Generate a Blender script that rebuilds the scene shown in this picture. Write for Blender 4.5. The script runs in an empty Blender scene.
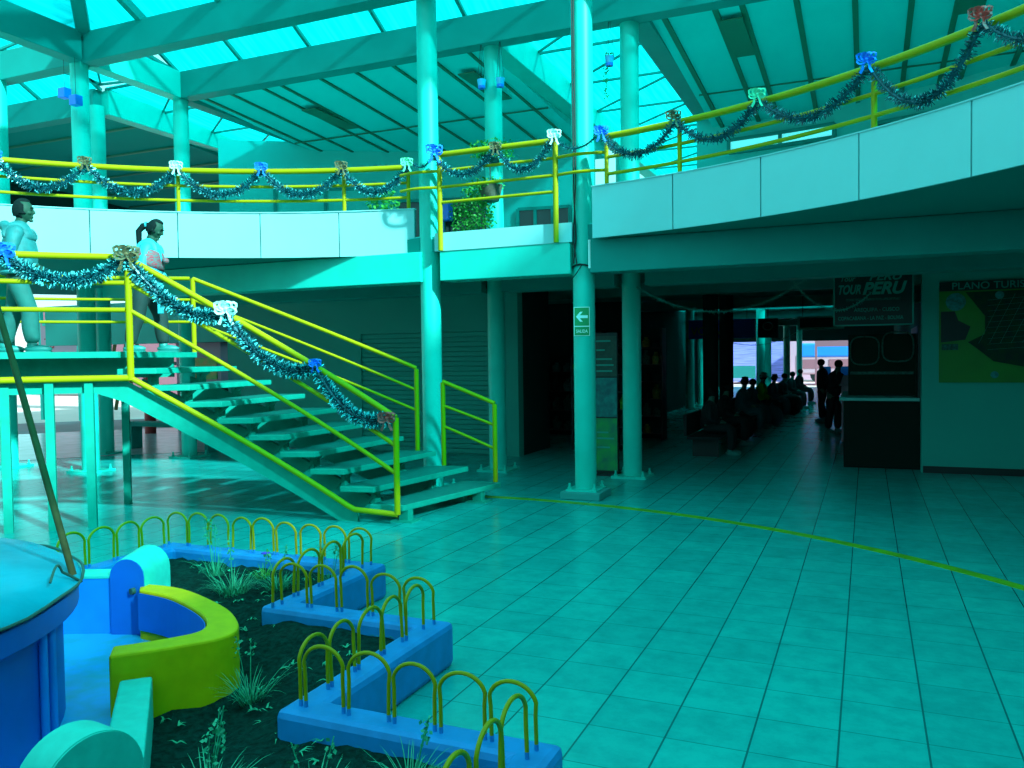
import bpy, bmesh, math, random
from mathutils import Vector, Matrix
random.seed(7)
R = math.radians
sc = bpy.context.scene
COL = sc.collection

# ------------------------------------------------------------------ camera
F_PX, ROLL, EYE = 825.0, -0.013, 1.6
PITCH, YAW = R(1.9010), R(23.2935)
fw = Vector((-math.sin(YAW)*math.cos(PITCH), math.cos(YAW)*math.cos(PITCH), -math.sin(PITCH)))
r0 = Vector((math.cos(YAW), math.sin(YAW), 0)); u0 = r0.cross(fw)
rr = math.cos(ROLL)*r0 + math.sin(ROLL)*u0
uu = -math.sin(ROLL)*r0 + math.cos(ROLL)*u0
cd = bpy.data.cameras.new('camera'); cam = bpy.data.objects.new('camera', cd); COL.objects.link(cam)
cam.matrix_world = Matrix(((rr.x, uu.x, -fw.x, 0), (rr.y, uu.y, -fw.y, 0), (rr.z, uu.z, -fw.z, EYE), (0, 0, 0, 1)))
cd.sensor_width = 36; cd.lens = F_PX/1024*36; cd.clip_end = 400; cd.clip_start = 0.05
sc.camera = cam

# ------------------------------------------------------------------ light
world = bpy.data.worlds.new('sky'); sc.world = world; world.use_nodes = True
wn = world.node_tree.nodes; wl = world.node_tree.links
bg = wn['Background']
tc = wn.new('ShaderNodeTexCoord'); sep = wn.new('ShaderNodeSeparateXYZ'); rmp = wn.new('ShaderNodeValToRGB')
wl.new(tc.outputs['Generated'], sep.inputs[0]); wl.new(sep.outputs['Z'], rmp.inputs[0]); wl.new(rmp.outputs[0], bg.inputs[0])
rmp.color_ramp.elements[0].position = 0.0; rmp.color_ramp.elements[0].color = (0.85, 0.95, 1.0, 1)
rmp.color_ramp.elements[1].position = 0.12; rmp.color_ramp.elements[1].color = (0.23, 0.92, 0.95, 1)
bg.inputs[1].default_value = 1.65
SUN_EL = 33
sd = bpy.data.lights.new('sun', 'SUN'); sun = bpy.data.objects.new('sun', sd); COL.objects.link(sun)
sd.energy = 11.0; sd.angle = R(3.0); sd.color = (.52, 1.0, .98)
sdir = Vector((0.92*math.cos(R(SUN_EL)), -0.37*math.cos(R(SUN_EL)), math.sin(R(SUN_EL)))).normalized()
sun.rotation_euler = sdir.to_track_quat('Z', 'Y').to_euler(); sun.location = (20, -10, 20)
sc.view_settings.view_transform = 'Standard'; sc.view_settings.look = 'None'
sc.view_settings.exposure = 0.0; sc.view_settings.gamma = 1.0
sc.view_settings.use_curve_mapping = False

# ------------------------------------------------------------------ materials
def mat(name, col, rough=0.5, spec=0.5, metal=0.0, vary=0.0, scale=8.0, emit=None, es=1.0, bump=0.0, col2=None, stretch=None):
    m = bpy.data.materials.new(name); m.use_nodes = True
    nt = m.node_tree; b = nt.nodes['Principled BSDF']
    b.inputs['Base Color'].default_value = (*col, 1); b.inputs['Roughness'].default_value = rough
    b.inputs['Specular IOR Level'].default_value = spec; b.inputs['Metallic'].default_value = metal
    if emit: b.inputs['Emission Color'].default_value = (*emit, 1); b.inputs['Emission Strength'].default_value = es
    if vary or bump or col2:
        t = nt.nodes.new('ShaderNodeTexCoord'); n = nt.nodes.new('ShaderNodeTexNoise')
        n.inputs['Scale'].default_value = scale; n.inputs['Detail'].default_value = 5
        src = t.outputs['Object']
        if stretch:
            mp = nt.nodes.new('ShaderNodeMapping'); mp.inputs['Scale'].default_value = stretch
            nt.links.new(src, mp.inputs[0]); src = mp.outputs[0]
        nt.links.new(src, n.inputs['Vector'])
        if vary or col2:
            r = nt.nodes.new('ShaderNodeValToRGB'); r.color_ramp.elements[0].position = .35; r.color_ramp.elements[1].position = .65
            c2 = col2 if col2 else tuple(c*(1-vary) for c in col)
            r.color_ramp.elements[0].color = (*c2, 1); r.color_ramp.elements[1].color = (*col, 1)
            nt.links.new(n.outputs['Fac'], r.inputs[0]); nt.links.new(r.outputs[0], b.inputs['Base Color'])
        if bump:
            bp = nt.nodes.new('ShaderNodeBump'); bp.inputs['Strength'].default_value = bump; bp.inputs['Distance'].default_value = .02
            nt.links.new(n.outputs['Fac'], bp.inputs['Height']); nt.links.new(bp.outputs[0], b.inputs['Normal'])
    return m

M = {}
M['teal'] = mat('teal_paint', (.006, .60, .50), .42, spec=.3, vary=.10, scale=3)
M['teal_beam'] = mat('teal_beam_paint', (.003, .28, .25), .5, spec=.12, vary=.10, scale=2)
M['stair'] = mat('stair_paint', (.003, .34, .255), .45, spec=.25, vary=.14, scale=9)
M['tread'] = mat('worn_tread_paint', (.003, .20, .17), .5, spec=.3, vary=.35, scale=14, stretch=(1, 6, 1))
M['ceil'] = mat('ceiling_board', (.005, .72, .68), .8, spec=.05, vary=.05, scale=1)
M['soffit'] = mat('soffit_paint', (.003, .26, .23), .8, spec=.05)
M['batten'] = mat('olive_batten', (.004, .17, .10), .6)
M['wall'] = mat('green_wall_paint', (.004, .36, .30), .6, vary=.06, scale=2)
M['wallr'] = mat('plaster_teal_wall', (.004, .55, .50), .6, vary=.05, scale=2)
M['parapet'] = mat('parapet_board', (.27, .66, .68), .4, spec=.3, vary=.03, scale=3)
M['seam'] = mat('dark_seam', (.01, .16, .16), .7)
M['yellow'] = mat('lime_yellow_rail_paint', (.37, .34, .001), .4, spec=.2)
M['hoop'] = mat('lime_hoop_paint', (.40, .30, .001), .4, spec=.2)
M['yline'] = mat('yellow_floor_paint', (.16, .46, .01), .5, vary=.3, scale=6)
M['ywall'] = mat('yellow_masonry_paint', (.78, .54, .002), .6, spec=.15, vary=.12, scale=14, bump=.1)
M['blue'] = mat('blue_masonry_paint', (.002, .24, .66), .55, vary=.18, scale=10, bump=.1)
M['bluedk'] = mat('blue_tank_paint', (.002, .14, .62), .45, vary=.1, scale=6)
M['bluein'] = mat('blue_basin_paint', (.003, .28, .92), .5, vary=.15, scale=5)
M['basinfloor'] = mat('basin_floor_stained', (.01, .40, .90), .45, col2=(.01, .36, .52), scale=7)
M['mint'] = mat('mint_masonry_paint', (.02, .66, .54), .6, vary=.14, scale=16, bump=.1)
M['tarp'] = mat('glossy_blue_cover', (.001, .34, .48), .35, spec=.05, vary=.25, scale=4, bump=.35)
M['rope'] = mat('dark_rope', (.02, .10, .08), .8)
M['wood'] = mat('brown_pole_wood', (.09, .085, .035), .7, spec=.1, vary=.3, scale=12)
M['soil'] = mat('dark_soil', (.001, .040, .032), 1.0, spec=.1, vary=.6, scale=30, bump=1.0)
M['grass'] = mat('pale_green_blades', (.02, .42, .22), .6, vary=.3, scale=30)
M['leaf'] = mat('bright_green_leaves', (.02, .34, .03), .6, vary=.4, scale=20)
M['flower'] = mat('violet_petals', (.06, .03, .5), .6)
M['black'] = mat('black_paint', (.004, .010, .012), .5)
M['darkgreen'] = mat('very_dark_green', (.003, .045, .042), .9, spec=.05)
M['white'] = mat('white_paint', (.75, .95, .95), .5)
M['offwhite'] = mat('dull_white', (.12, .45, .42), .6)
M['blueplastic'] = mat('blue_plastic', (.01, .20, .85), .3)
M['skyblue'] = mat('sky_blue_plastic', (.02, .50, .9), .3)
M['skin'] = mat('brown_skin', (.014, .065, .042), .6, spec=.2)
M['hair'] = mat('black_hair', (.002, .012, .012), .75, spec=.15, bump=.3, scale=40)
M['jacket'] = mat('pale_aqua_padded_cloth', (.008, .20, .21), .7, vary=.25, scale=14, bump=.25)
M['jacketw'] = mat('bright_aqua_cloth', (.02, .42, .50), .6, vary=.2, scale=10, bump=.2)
M['trousers'] = mat('aqua_grey_cloth', (.006, .14, .125), .8, vary=.2, scale=9, bump=.15)
M['trousersd'] = mat('dark_green_cloth', (.004, .035, .032), .8, vary=.2, scale=9, bump=.15)
M['shoe'] = mat('teal_shoe', (.01, .22, .20), .5)
M['tinsel'] = mat('dark_tinsel', (.004, .10, .13), .25, metal=.3)
M['tinsel_tip'] = mat('silver_tinsel_tips', (.12, .80, .85), .25, metal=.2)
M['signg'] = mat('sign_green', (.0, .30, .10), .4)
M['mapg'] = mat('map_olive', (.015, .20, .01), .45, vary=.2, scale=3)
M['mapd'] = mat('map_dark', (.004, .045, .02), .6, spec=.15, col2=(.003, .03, .025), scale=14)
M['conc'] = mat('grey_concrete', (.02, .30, .28), .8)
M['paleout'] = mat('pale_outdoor_wall', (.62, .34, .42), .9, spec=.1)
M['pinkout'] = mat('pinkish_outdoor_wall', (.36, .13, .17), .9, spec=.1)
M['paleblue'] = mat('pale_blue_shutters', (.35, .30, .85), .8, spec=.1, vary=.4, scale=3, stretch=(.4, .4, 9))
M['cabinet'] = mat('near_black_cabinet', (.004, .018, .012), .7, spec=.1)
M['red'] = mat('red_paint', (.5, .02, .02), .5)
M['orange'] = mat('orange_poster', (.75, .32, .12), .6, col2=(.10, .45, .10), scale=6)
M['bluetarp'] = mat('blue_canopy', (.02, .22, .80), .5)
M['asphalt'] = mat('pinkish_asphalt', (.45, .20, .22), .95, spec=.1, vary=.1, scale=2)
M['outground'] = mat('pale_outdoor_ground', (.95, .50, .48), .95, spec=.1, vary=.08, scale=1)
M['glassdark'] = mat('dark_window_glass', (.003, .03, .03), .1)
M['glow'] = mat('daylit_frosted_window', (.1, .8, .8), .5, emit=(.12, .85, .9), es=.8)
M['lamp'] = mat('lit_bulb', (1, 1, 1), .5, emit=(.85, 1, .95), es=4.0)
M['goods1'] = mat('dim_goods', (.01, .14, .11), .7, vary=.7, scale=40)
M['goods2'] = mat('lime_goods', (.10, .42, .01), .6, vary=.5, scale=30)
M['goods3'] = mat('orange_goods', (.45, .25, .04), .6, vary=.5, scale=30)
M['goods4'] = mat('teal_goods', (.01, .25, .25), .6, vary=.5, scale=30)
M['banner_txt'] = mat('banner_pale_green_letters', (.01, .30, .24), .6)

M['daylit_tiles'] = mat('tiles_tinted_as_daylit', (.95, .50, .56), .2, spec=.8, vary=.2, scale=3)  # same tiles as the hall, with pinkish daylight put into the colour
M['decktile'] = mat('pale_deck_tiles', (.02, .62, .58), .5, spec=.2)
def floor_mat():
    m = bpy.data.materials.new('glossy_square_tiles'); m.use_nodes = True
    nt = m.node_tree; b = nt.nodes['Principled BSDF']; L = nt.links.new
    t = nt.nodes.new('ShaderNodeTexCoord'); mp = nt.nodes.new('ShaderNodeMapping')
    mp.inputs['Location'].default_value = (.440+.335*200, -3.366+.335*210, 0)
    L(t.outputs['Object'], mp.inputs[0])
    br = nt.nodes.new('ShaderNodeTexBrick'); br.offset = 0; br.squash = 1
    br.inputs['Scale'].default_value = 1; br.inputs['Brick Width'].default_value = .335; br.inputs['Row Height'].default_value = .335
    br.inputs['Mortar Size'].default_value = .0035; br.inputs['Mortar Smooth'].default_value = .4
    br.inputs['Color1'].default_value = (.006, .46, .42, 1); br.inputs['Color2'].default_value = (.006, .385, .36, 1)  # cyan of the roof light is put into the tile colour
    br.inputs['Mortar'].default_value = (.004, .21, .20, 1)
    L(mp.outputs[0], br.inputs['Vector'])
    # the joints running away from the viewer are wider
    sp = nt.nodes.new('ShaderNodeSeparateXYZ'); L(mp.outputs[0], sp.inputs[0])
    fm = nt.nodes.new('ShaderNodeMath'); fm.operation = 'PINGPONG'; fm.inputs[1].default_value = .1675; L(sp.outputs['X'], fm.inputs[0])
    lt = nt.nodes.new('ShaderNodeMath'); lt.operation = 'LESS_THAN'; lt.inputs[1].default_value = .0042; L(fm.outputs[0], lt.inputs[0])
    n = nt.nodes.new('ShaderNodeTexNoise'); n.inputs['Scale'].default_value = 6; n.inputs['Detail'].default_value = 8; n.inputs['Roughness'].default_value = .7
    L(t.outputs['Object'], n.inputs['Vector'])
    r = nt.nodes.new('ShaderNodeValToRGB'); r.color_ramp.elements[0].position = .3; r.color_ramp.elements[1].position = .6
    r.color_ramp.elements[0].color = (.72, .74, .76, 1); r.color_ramp.elements[1].color = (1, 1, 1, 1); L(n.outputs['Fac'], r.inputs[0])
    mx = nt.nodes.new('ShaderNodeMix'); mx.data_type = 'RGBA'; mx.blend_type = 'MULTIPLY'; mx.inputs[0].default_value = 1
    L(br.outputs['Color'], mx.inputs[6]); L(r.outputs[0], mx.inputs[7])
    m2 = nt.nodes.new('ShaderNodeMix'); m2.data_type = 'RGBA'; L(lt.outputs[0], m2.inputs[0])
    L(mx.outputs[2], m2.inputs[6]); m2.inputs[7].default_value = (.004, .13, .13, 1)
    L(m2.outputs[2], b.inputs['Base Color'])
    b.inputs['Roughness'].default_value = .24; b.inputs['Specular IOR Level'].default_value = .45
    return m
M['floor'] = floor_mat()

def sheet_mat():
    m = bpy.data.materials.new('cyan_translucent_roof_sheet'); m.use_nodes = True
    nt = m.node_tree; nt.nodes.clear(); L = nt.links.new
    o = nt.nodes.new('ShaderNodeOutputMaterial'); tr = nt.nodes.new('ShaderNodeBsdfTransparent'); tl = nt.nodes.new('ShaderNodeBsdfTranslucent')
    tr.inputs[0].default_value = (.05, .86, .88, 1)
    t = nt.nodes.new('ShaderNodeTexCoord'); mp = nt.nodes.new('ShaderNodeMapping'); mp.inputs['Scale'].default_value = (14, .8, .8)
    n = nt.nodes.new('ShaderNodeTexNoise'); n.inputs['Scale'].default_value = 1.2; n.inputs['Detail'].default_value = 6
    L(t.outputs['Object'], mp.inputs[0]); L(mp.outputs[0], n.inputs['Vector'])
    r = nt.nodes.new('ShaderNodeValToRGB'); r.color_ramp.elements[0].position = .38; r.color_ramp.elements[1].position = .72
    r.color_ramp.elements[0].color = (.004, .62, .66, 1); r.color_ramp.elements[1].color = (.16, .95, .95, 1)
    L(n.outputs['Fac'], r.inputs[0]); L(r.outputs[0], tl.inputs[0])
    mx = nt.nodes.new('ShaderNodeMixShader'); mx.inputs[0].default_value = .42
    L(tr.outputs[0], mx.inputs[1]); L(tl.outputs[0], mx.inputs[2]); L(mx.outputs[0], o.inputs[0])
    return m
M['sheet'] = sheet_mat()

# ------------------------------------------------------------------ helpers
class MB:
    """collects shapes, links them as ONE mesh object"""
    def __init__(s): s.v = []; s.f = []; s.m = []; s.cur = 0
    def add(s, vs, fs):
        o = len(s.v); s.v += [tuple(v) for v in vs]; s.f += [tuple(i+o for i in f) for f in fs]; s.m += [s.cur]*len(fs); return s
    def box(s, x0, x1, y0, y1, z0, z1):
        return s.add([(x0,y0,z0),(x1,y0,z0),(x1,y1,z0),(x0,y1,z0),(x0,y0,z1),(x1,y0,z1),(x1,y1,z1),(x0,y1,z1)],
              [(0,3,2,1),(4,5,6,7),(0,1,5,4),(1,2,6,5),(2,3,7,6),(3,0,4,7)])
    def beam(s, a, b, w, h, up=(0,0,1)):
        """box along a-b; w wide, h high, centred on the line"""
        a = Vector(a); b = Vector(b); d = (b-a).normalized(); up = Vector(up)
        side = d.cross(up)
        if side.length < 1e-4: side = d.cross(Vector((1,0,0)))
        side.normalize(); u = side.cross(d).normalized(); P = []
        for c in (a, b):
            for sx, sz in ((-1,-1),(1,-1),(1,1),(-1,1)): P.append(c+side*sx*w/2+u*sz*h/2)
        return s.add(P, [(0,3,2,1),(4,5,6,7),(0,1,5,4),(1,2,6,5),(2,3,7,6),(3,0,4,7)])
    def tube(s, pts, r, n=8, caps=True, closed=False):
        pts = [Vector(p) for p in pts]; rs = r if isinstance(r, (list, tuple)) else [r]*len(pts)
        ref = None; rings = []; N = len(pts)
        for i, p in enumerate(pts):
            if closed: d = (pts[(i+1) % N]-pts[i-1]).normalized()
            else: d = (pts[min(i+1, N-1)]-pts[max(i-1, 0)]).normalized()
            if ref is None:
                ref = d.cross(Vector((0,0,1)))
                if ref.length < .05: ref = d.cross(Vector((1,0,0)))
            ref = (ref-d*ref.dot(d)).normalized(); up = d.cross(ref)
            rings.append([p+(ref*math.cos(2*math.pi*k/n)+up*math.sin(2*math.pi*k/n))*rs[i] for k in range(n)])
        vs = [q for g in rings for q in g]; fs = []
        for i in range(N if closed else N-1):
            j = (i+1) % N
            for k in range(n): fs.append((i*n+k, i*n+(k+1) % n, j*n+(k+1) % n, j*n+k))
        if caps and not closed: fs.append(tuple(range(n))[::-1]); fs.append(tuple((N-1)*n+k for k in range(n)))
        return s.add(vs, fs)
    def prism(s, pts, z0, z1):
        n = len(pts)
        return s.add([(p[0], p[1], z0) for p in pts]+[(p[0], p[1], z1) for p in pts],
              [tuple(range(n))[::-1], tuple(range(n, 2*n))]+[(i, (i+1) % n, n+(i+1) % n, n+i) for i in range(n)])
    def ball(s, c, rx, ry=None, rz=None, n=10, m=7):
        ry = ry or rx; rz = rz or rx; vs = []; fs = []
        for i in range(m+1):
            a = math.pi*i/m
            for k in range(n):
                b = 2*math.pi*k/n; vs.append((c[0]+rx*math.sin(a)*math.cos(b), c[1]+ry*math.sin(a)*math.sin(b), c[2]+rz*math.cos(a)))
        for i in range(m):
            for k in range(n): fs.append((i*n+k, (i+1)*n+k, (i+1)*n+(k+1) % n, i*n+(k+1) % n))
        return s.add(vs, fs)
    def lathe(s, prof, c=(0,0), n=24):
        vs = []; fs = []
        for r_, z in prof:
            for k in range(n): a = 2*math.pi*k/n; vs.append((c[0]+r_*math.cos(a), c[1]+r_*math.sin(a), z))
        for i in range(len(prof)-1):
            for k in range(n): fs.append((i*n+k, i*n+(k+1) % n, (i+1)*n+(k+1) % n, (i+1)*n+k))
        return s.add(vs, fs)
    def build(s, name, m, parent=None, smooth=False, bevel=0, loc=None):
        me = bpy.data.meshes.new(name)
        org = Vector(loc) if loc is not None else Vector((0, 0, 0))
        me.from_pydata([tuple(Vector(v)-org) for v in s.v], [], s.f); me.update()
        for mm in (m if isinstance(m, (list, tuple)) else [m]): me.materials.append(mm)
        if max(s.m or [0]) > 0:
            for p, i in zip(me.polygons, s.m): p.material_index = i
        bm = bmesh.new(); bm.from_mesh(me); bmesh.ops.recalc_face_normals(bm, faces=bm.faces); bm.to_mesh(me); bm.free()
        if smooth:
            me.shade_smooth()
            try: me.set_sharp_from_angle(angle=R(40))
            except Exception: pass
        o = bpy.data.objects.new(name, me); COL.objects.link(o); o.location = org
        if parent is not None: o.parent = parent
        if bevel:
            b = o.modifiers.new('b', 'BEVEL'); b.width = bevel; b.segments = 2; b.limit_method = 'ANGLE'
        return o

def tag(o, label=None, cat=None, group=None, kind=None):
    if label: o['label'] = label
    if cat: o['category'] = cat
    if group: o['group'] = group
    if kind: o['kind'] = kind
    return o
def thing(name, label, cat, group=None, loc=(0,0,0), rz=0):
    o = bpy.data.objects.new(name, None); COL.objects.link(o); o.location = loc; o.rotation_euler = (0, 0, rz)
    o.empty_display_size = .1
    return tag(o, label, cat, group)
def struct(o): o['kind'] = 'structure'; return o
def children(o, allo=None): return [c for c in bpy.data.objects if c.parent == o]
def dup(root, loc, rz=None, label=None, group=None):
    r = root.copy(); COL.objects.link(r); r.location = loc
    if rz is not None: r.rotation_euler = (0, 0, rz)
    if label: r['label'] = label
    if group: r['group'] = group
    for ch in children(root):
        c = ch.copy(); COL.objects.link(c); c.parent = r
        for g in children(ch): d = g.copy(); COL.objects.link(d); d.parent = c
    return r
def text(name, body, size, m, loc, rot, parent=None, depth=.004, bold=0.0, sx=1.0, shear=0.0, align='LEFT'):
    cu = bpy.data.curves.new(name, 'FONT'); cu.body = body; cu.size = size; cu.extrude = depth; cu.offset = bold*size; cu.shear = shear
    cu.align_x = align
    t = bpy.data.objects.new(name+'_tmp', cu); COL.objects.link(t)
    bpy.context.view_layer.update()
    me = bpy.data.meshes.new_from_object(t.evaluated_get(bpy.context.evaluated_depsgraph_get()))
    bpy.data.objects.remove(t); me.materials.clear(); me.materials.append(m)
    o = bpy.data.objects.new(name, me); COL.objects.link(o)
    o.location = loc; o.rotation_euler = rot; o.scale = (sx, 1, 1)
    if parent is not None: o.parent = parent
    return o
CX, CY = -3.8, 2.1
def pol(th, r, z=0.0): return (CX+r*math.cos(R(th)), CY+r*math.sin(R(th)), z)
def arc(t0, t1, r, z0, z1=None, n=None):
    z1 = z0 if z1 is None else z1; n = n or max(2, int(abs(t1-t0)/2))
    return [pol(t0+(t1-t0)*i/n, r, z0+(z1-z0)*i/n) for i in range(n+1)]
def ringpart(mb, t0, t1, r0_, r1_, z0, z1, n=None):
    n = n or max(1, int(abs(t1-t0)/2.0)); v = []; f = []
    for i in range(n+1):
        t = t0+(t1-t0)*i/n
        v += [pol(t, r0_, z0), pol(t, r1_, z0), pol(t, r1_, z1), pol(t, r0_, z1)]
    for i in range(n):
        a, b = i*4, i*4+4
        for k in range(4): f.append((a+k, a+(k+1) % 4, b+(k+1) % 4, b+k))
    f += [(0, 1, 2, 3), (n*4+3, n*4+2, n*4+1, n*4)]
    return mb.add(v, f)

# ------------------------------------------------------------------ setting: floors and ground
b = MB(); b.prism([pol(t, 17.2) for t in range(0, 360, 4)], -.12, 0); b.prism([(-8.4, 18.6), (6.5, 15), (6.5, 41), (-8.4, 41)], -.121, -.0005)
struct(b.build('floor', M['floor']))
b = MB(); ringpart(b, 0, 359.99, 17.2, 21.5, -.16, -.03, 90); tag(b.build('asphalt_road', M['asphalt']), kind='structure')
b = MB(); b.box(-90, 70, -60, 120, -.3, -.125); tag(b.build('outdoor_ground', M['outground']), kind='structure')
b = MB(); ringpart(b, 25, 94, 6.37, 6.475, 0, .003, 60)
tag(b.build('floor_line', M['yline']), 'thin yellow painted line curving across the tiled floor', 'floor line')

# left back wall under the mezzanine with roller shutter
b = MB(); b.box(-11.0, -8.05, 12.1, 12.3, 0, 2.87); b.box(-8.05, -5.6, 12.16, 12.3, 0, 2.87); b.box(-5.6, -5.1, 12.1, 12.3, 0, 2.87); b.box(-8.05, -5.6, 12.1, 12.17, 2.02, 2.87)
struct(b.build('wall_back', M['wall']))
b = MB()
for k in range(25): b.box(-8.05, -5.6, 12.125, 12.16, .02+k*.08, .092+k*.08)
tag(b.build('roller_shutter', M['wall'], bevel=.006), 'closed green roller shutter in the wall behind the staircase', 'shutter')
# right wall with map
b = MB(); b.box(.66, 7, 12.1, 12.3, 0, 2.87); struct(b.build('wall_right', M['wall']))
b = MB(); b.box(.68, 7, 12.085, 12.1, 0, .09); struct(b.build('baseboard_right', M['black']))
# deep shop interior and corridor walls
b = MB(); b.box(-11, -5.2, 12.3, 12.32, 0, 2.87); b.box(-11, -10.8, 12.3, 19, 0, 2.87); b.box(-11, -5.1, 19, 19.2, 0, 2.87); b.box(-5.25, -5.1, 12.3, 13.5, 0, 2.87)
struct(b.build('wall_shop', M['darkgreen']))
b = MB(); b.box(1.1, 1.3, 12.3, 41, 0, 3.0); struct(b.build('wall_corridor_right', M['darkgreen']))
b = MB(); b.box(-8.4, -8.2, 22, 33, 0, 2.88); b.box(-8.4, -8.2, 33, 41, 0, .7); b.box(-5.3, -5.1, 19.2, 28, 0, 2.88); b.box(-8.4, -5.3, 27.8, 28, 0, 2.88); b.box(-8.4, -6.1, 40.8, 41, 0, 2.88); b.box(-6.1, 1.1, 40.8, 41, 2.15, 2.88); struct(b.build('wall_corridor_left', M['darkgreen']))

# ------------------------------------------------------------------ mezzanine deck
def rin(t):
    t = t % 360
    if 79.5 <= t <= 101: return (8.74-CY)/math.sin(R(t))
    if t < 79.5: return 6.58
    if t < 200: return 6.9
    return 6.9+(6.58-6.9)*(t-200)/160
b = MB(); v = []; f = []; ts = [i*2.0 for i in range(181)]
for t in ts:
    a = rin(t)+.03
    v += [pol(t, a, 2.875), pol(t, 13.5, 2.875), pol(t, 13.5, 3.05), pol(t, a, 3.05)]
for i in range(180):
    for k in range(4): f.append((i*4+k, i*4+(k+1) % 4, i*4+4+(k+1) % 4, i*4+4+k))
b.add(v, f); b.box(-8.4, 6.5, 14, 24.2, 2.88, 3.04); b.box(-8.4, 6.5, 25.3, 35, 2.88, 3.04); b.box(-8.4, 6.5, 35.9, 41, 2.88, 3.04)  # gaps left for the two added corridor roof openings
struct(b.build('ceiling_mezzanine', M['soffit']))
# balconies: thing > panels
def balcony(label, t_list, r, z0=2.87, z1=3.42):
    t = thing('balcony_parapet', label, 'parapet', loc=pol(t_list[len(t_list)//2], r, z0))
    o = Vector(t.location)
    for a, c in zip(t_list[:-1], t_list[1:]):
        b = MB(); d = .06*(1 if c > a else -1)
        ringpart(b, a+d, c-d, r, r+.03, z0, z1, 6)
        b.v = [tuple(Vector(q)-o) for q in b.v]; b.build('panel', M['parapet'], t)
    b = MB(); ringpart(b, t_list[0], t_list[-1], r+.03, r+.06, z0+.01, z1-.01, 30)
    b.v = [tuple(Vector(q)-o) for q in b.v]; b.build('backing', M['seam'], t)
    b = MB(); ringpart(b, t_list[0], t_list[-1], r-.01, r+.07, z1, z1+.012, 30)
    b.v = [tuple(Vector(q)-o) for q in b.v]; b.build('cap', M['parapet'], t)
balcony('white curved balcony parapet on the left above the staircase', [100.8]+[108.85+8.15*i for i in range(0, 14)], 6.9)
balcony('pale turquoise curved balcony parapet on the right above the corridor', [80.7, 72.38, 63.94, 55.41, 46.89, 38.4, 29.9, 21.4, 12.9, 4.4], 6.58)
b = MB(); b.box(-4.72, -3.0, 8.69, 8.74, 2.86, 3.075)
tag(b.build('deck_edge', M['parapet']), 'narrow white deck edge board between the two tall columns', 'edge board')
# beams carrying the deck
def beamobj(label, a, c, w, h, m='teal_beam', name='steel_beam', group='teal steel beams'):
    b = MB(); b.beam(a, c, w, h); mid = (Vector(a)+Vector(c))/2
    return tag(b.build(name, M[m], loc=mid, bevel=.008), label, 'beam', group)
Z = 2.69
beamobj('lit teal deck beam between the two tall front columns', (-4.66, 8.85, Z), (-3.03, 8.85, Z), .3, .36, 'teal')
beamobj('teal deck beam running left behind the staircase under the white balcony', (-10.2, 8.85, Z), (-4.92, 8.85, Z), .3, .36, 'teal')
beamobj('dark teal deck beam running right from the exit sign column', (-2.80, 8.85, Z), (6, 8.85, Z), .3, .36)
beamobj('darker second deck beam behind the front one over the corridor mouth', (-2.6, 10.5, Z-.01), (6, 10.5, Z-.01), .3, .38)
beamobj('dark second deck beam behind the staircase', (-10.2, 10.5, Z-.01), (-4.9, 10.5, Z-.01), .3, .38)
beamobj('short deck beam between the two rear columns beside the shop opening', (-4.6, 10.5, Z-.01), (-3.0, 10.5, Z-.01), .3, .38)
for k, y in enumerate((14.5, 19.6, 26, 33)):
    beamobj(['nearest','second','third','farthest'][k]+' dark cross beam under the corridor ceiling', (-8.2, y, 2.76), (1.1, y, 2.76), .25, .24, group='corridor ceiling beams')

# ------------------------------------------------------------------ columns
def column(label, x, y, z0, z1, r=.122, plinth=False, m='teal', plate=.46, group='round teal steel columns', conduit=False):
    t = thing('round_column', label, 'column', group, (x, y, z0))
    b = MB(); b.tube([(0, 0, .02), (0, 0, z1-z0)], r, 28); b.build('shaft', M[m], t, smooth=True)
    if plinth:
        b = MB(); b.box(-.23, .23, -.23, .23, 0, .085); b.build('plinth', M['conc'], t, bevel=.01)
        b = MB(); b.box(-.18, .18, -.18, .18, .085, .105); b.build('base_plate', M['teal'], t)
        zt = .105
    elif plate:
        h = plate/2; b = MB(); b.box(-h, h, -h, h, 0, .03); b.build('base_plate', M[m], t); zt = .03
    else: return t
    for sx in (-1, 1):
        for sy in (-1, 1):
            q = .145 if plinth else plate/2-.05
            b = MB(); b.tube([(sx*q, sy*q, zt), (sx*q, sy*q, zt+.07)], .013, 8); b.tube([(sx*q, sy*q, zt), (sx*q, sy*q, zt+.025)], .024, 6)
            b.build('bolt', M[m], t)
    return t
TOP = 6.0
c1 = column('tall teal column beside the foot of the staircase', -4.875, 8.86, 0, TOP)
c2 = column('tall teal column with the green exit sign and a concrete plinth', -2.92, 8.86, 0, TOP, plinth=True)
column('teal column at the rear left of the shop opening, ferns hanging on it', -4.77, 10.55, 0, TOP, m='teal')
column('dim teal column at the rear beside the upright poster stand', -2.83, 10.55, 0, TOP, m='teal')
column('far teal column seen under the stair flight, standing through both floors', -10.36, 10.45, 0, TOP)
column('teal column with two blue boxes, where the roof hip meets the ring beams', -10.42, 8.6, 0, TOP)
column('darker far column just right of the hip column', -12.2, 10.4, 0, TOP)
column('teal column at the left edge of the photo behind the landing', -12.13, 8.57, 0, TOP)
column('far upstairs column right of the balcony gap, at the skylight strip', -2.85, 17.0, 3.04, 6.2, group='far columns of the skylight strip', plate=0)
column('far upstairs column left in the skylight strip', -4.75, 17.0, 3.04, 6.2, group='far columns of the skylight strip', plate=0)
cg = 'corridor columns receding'
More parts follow.
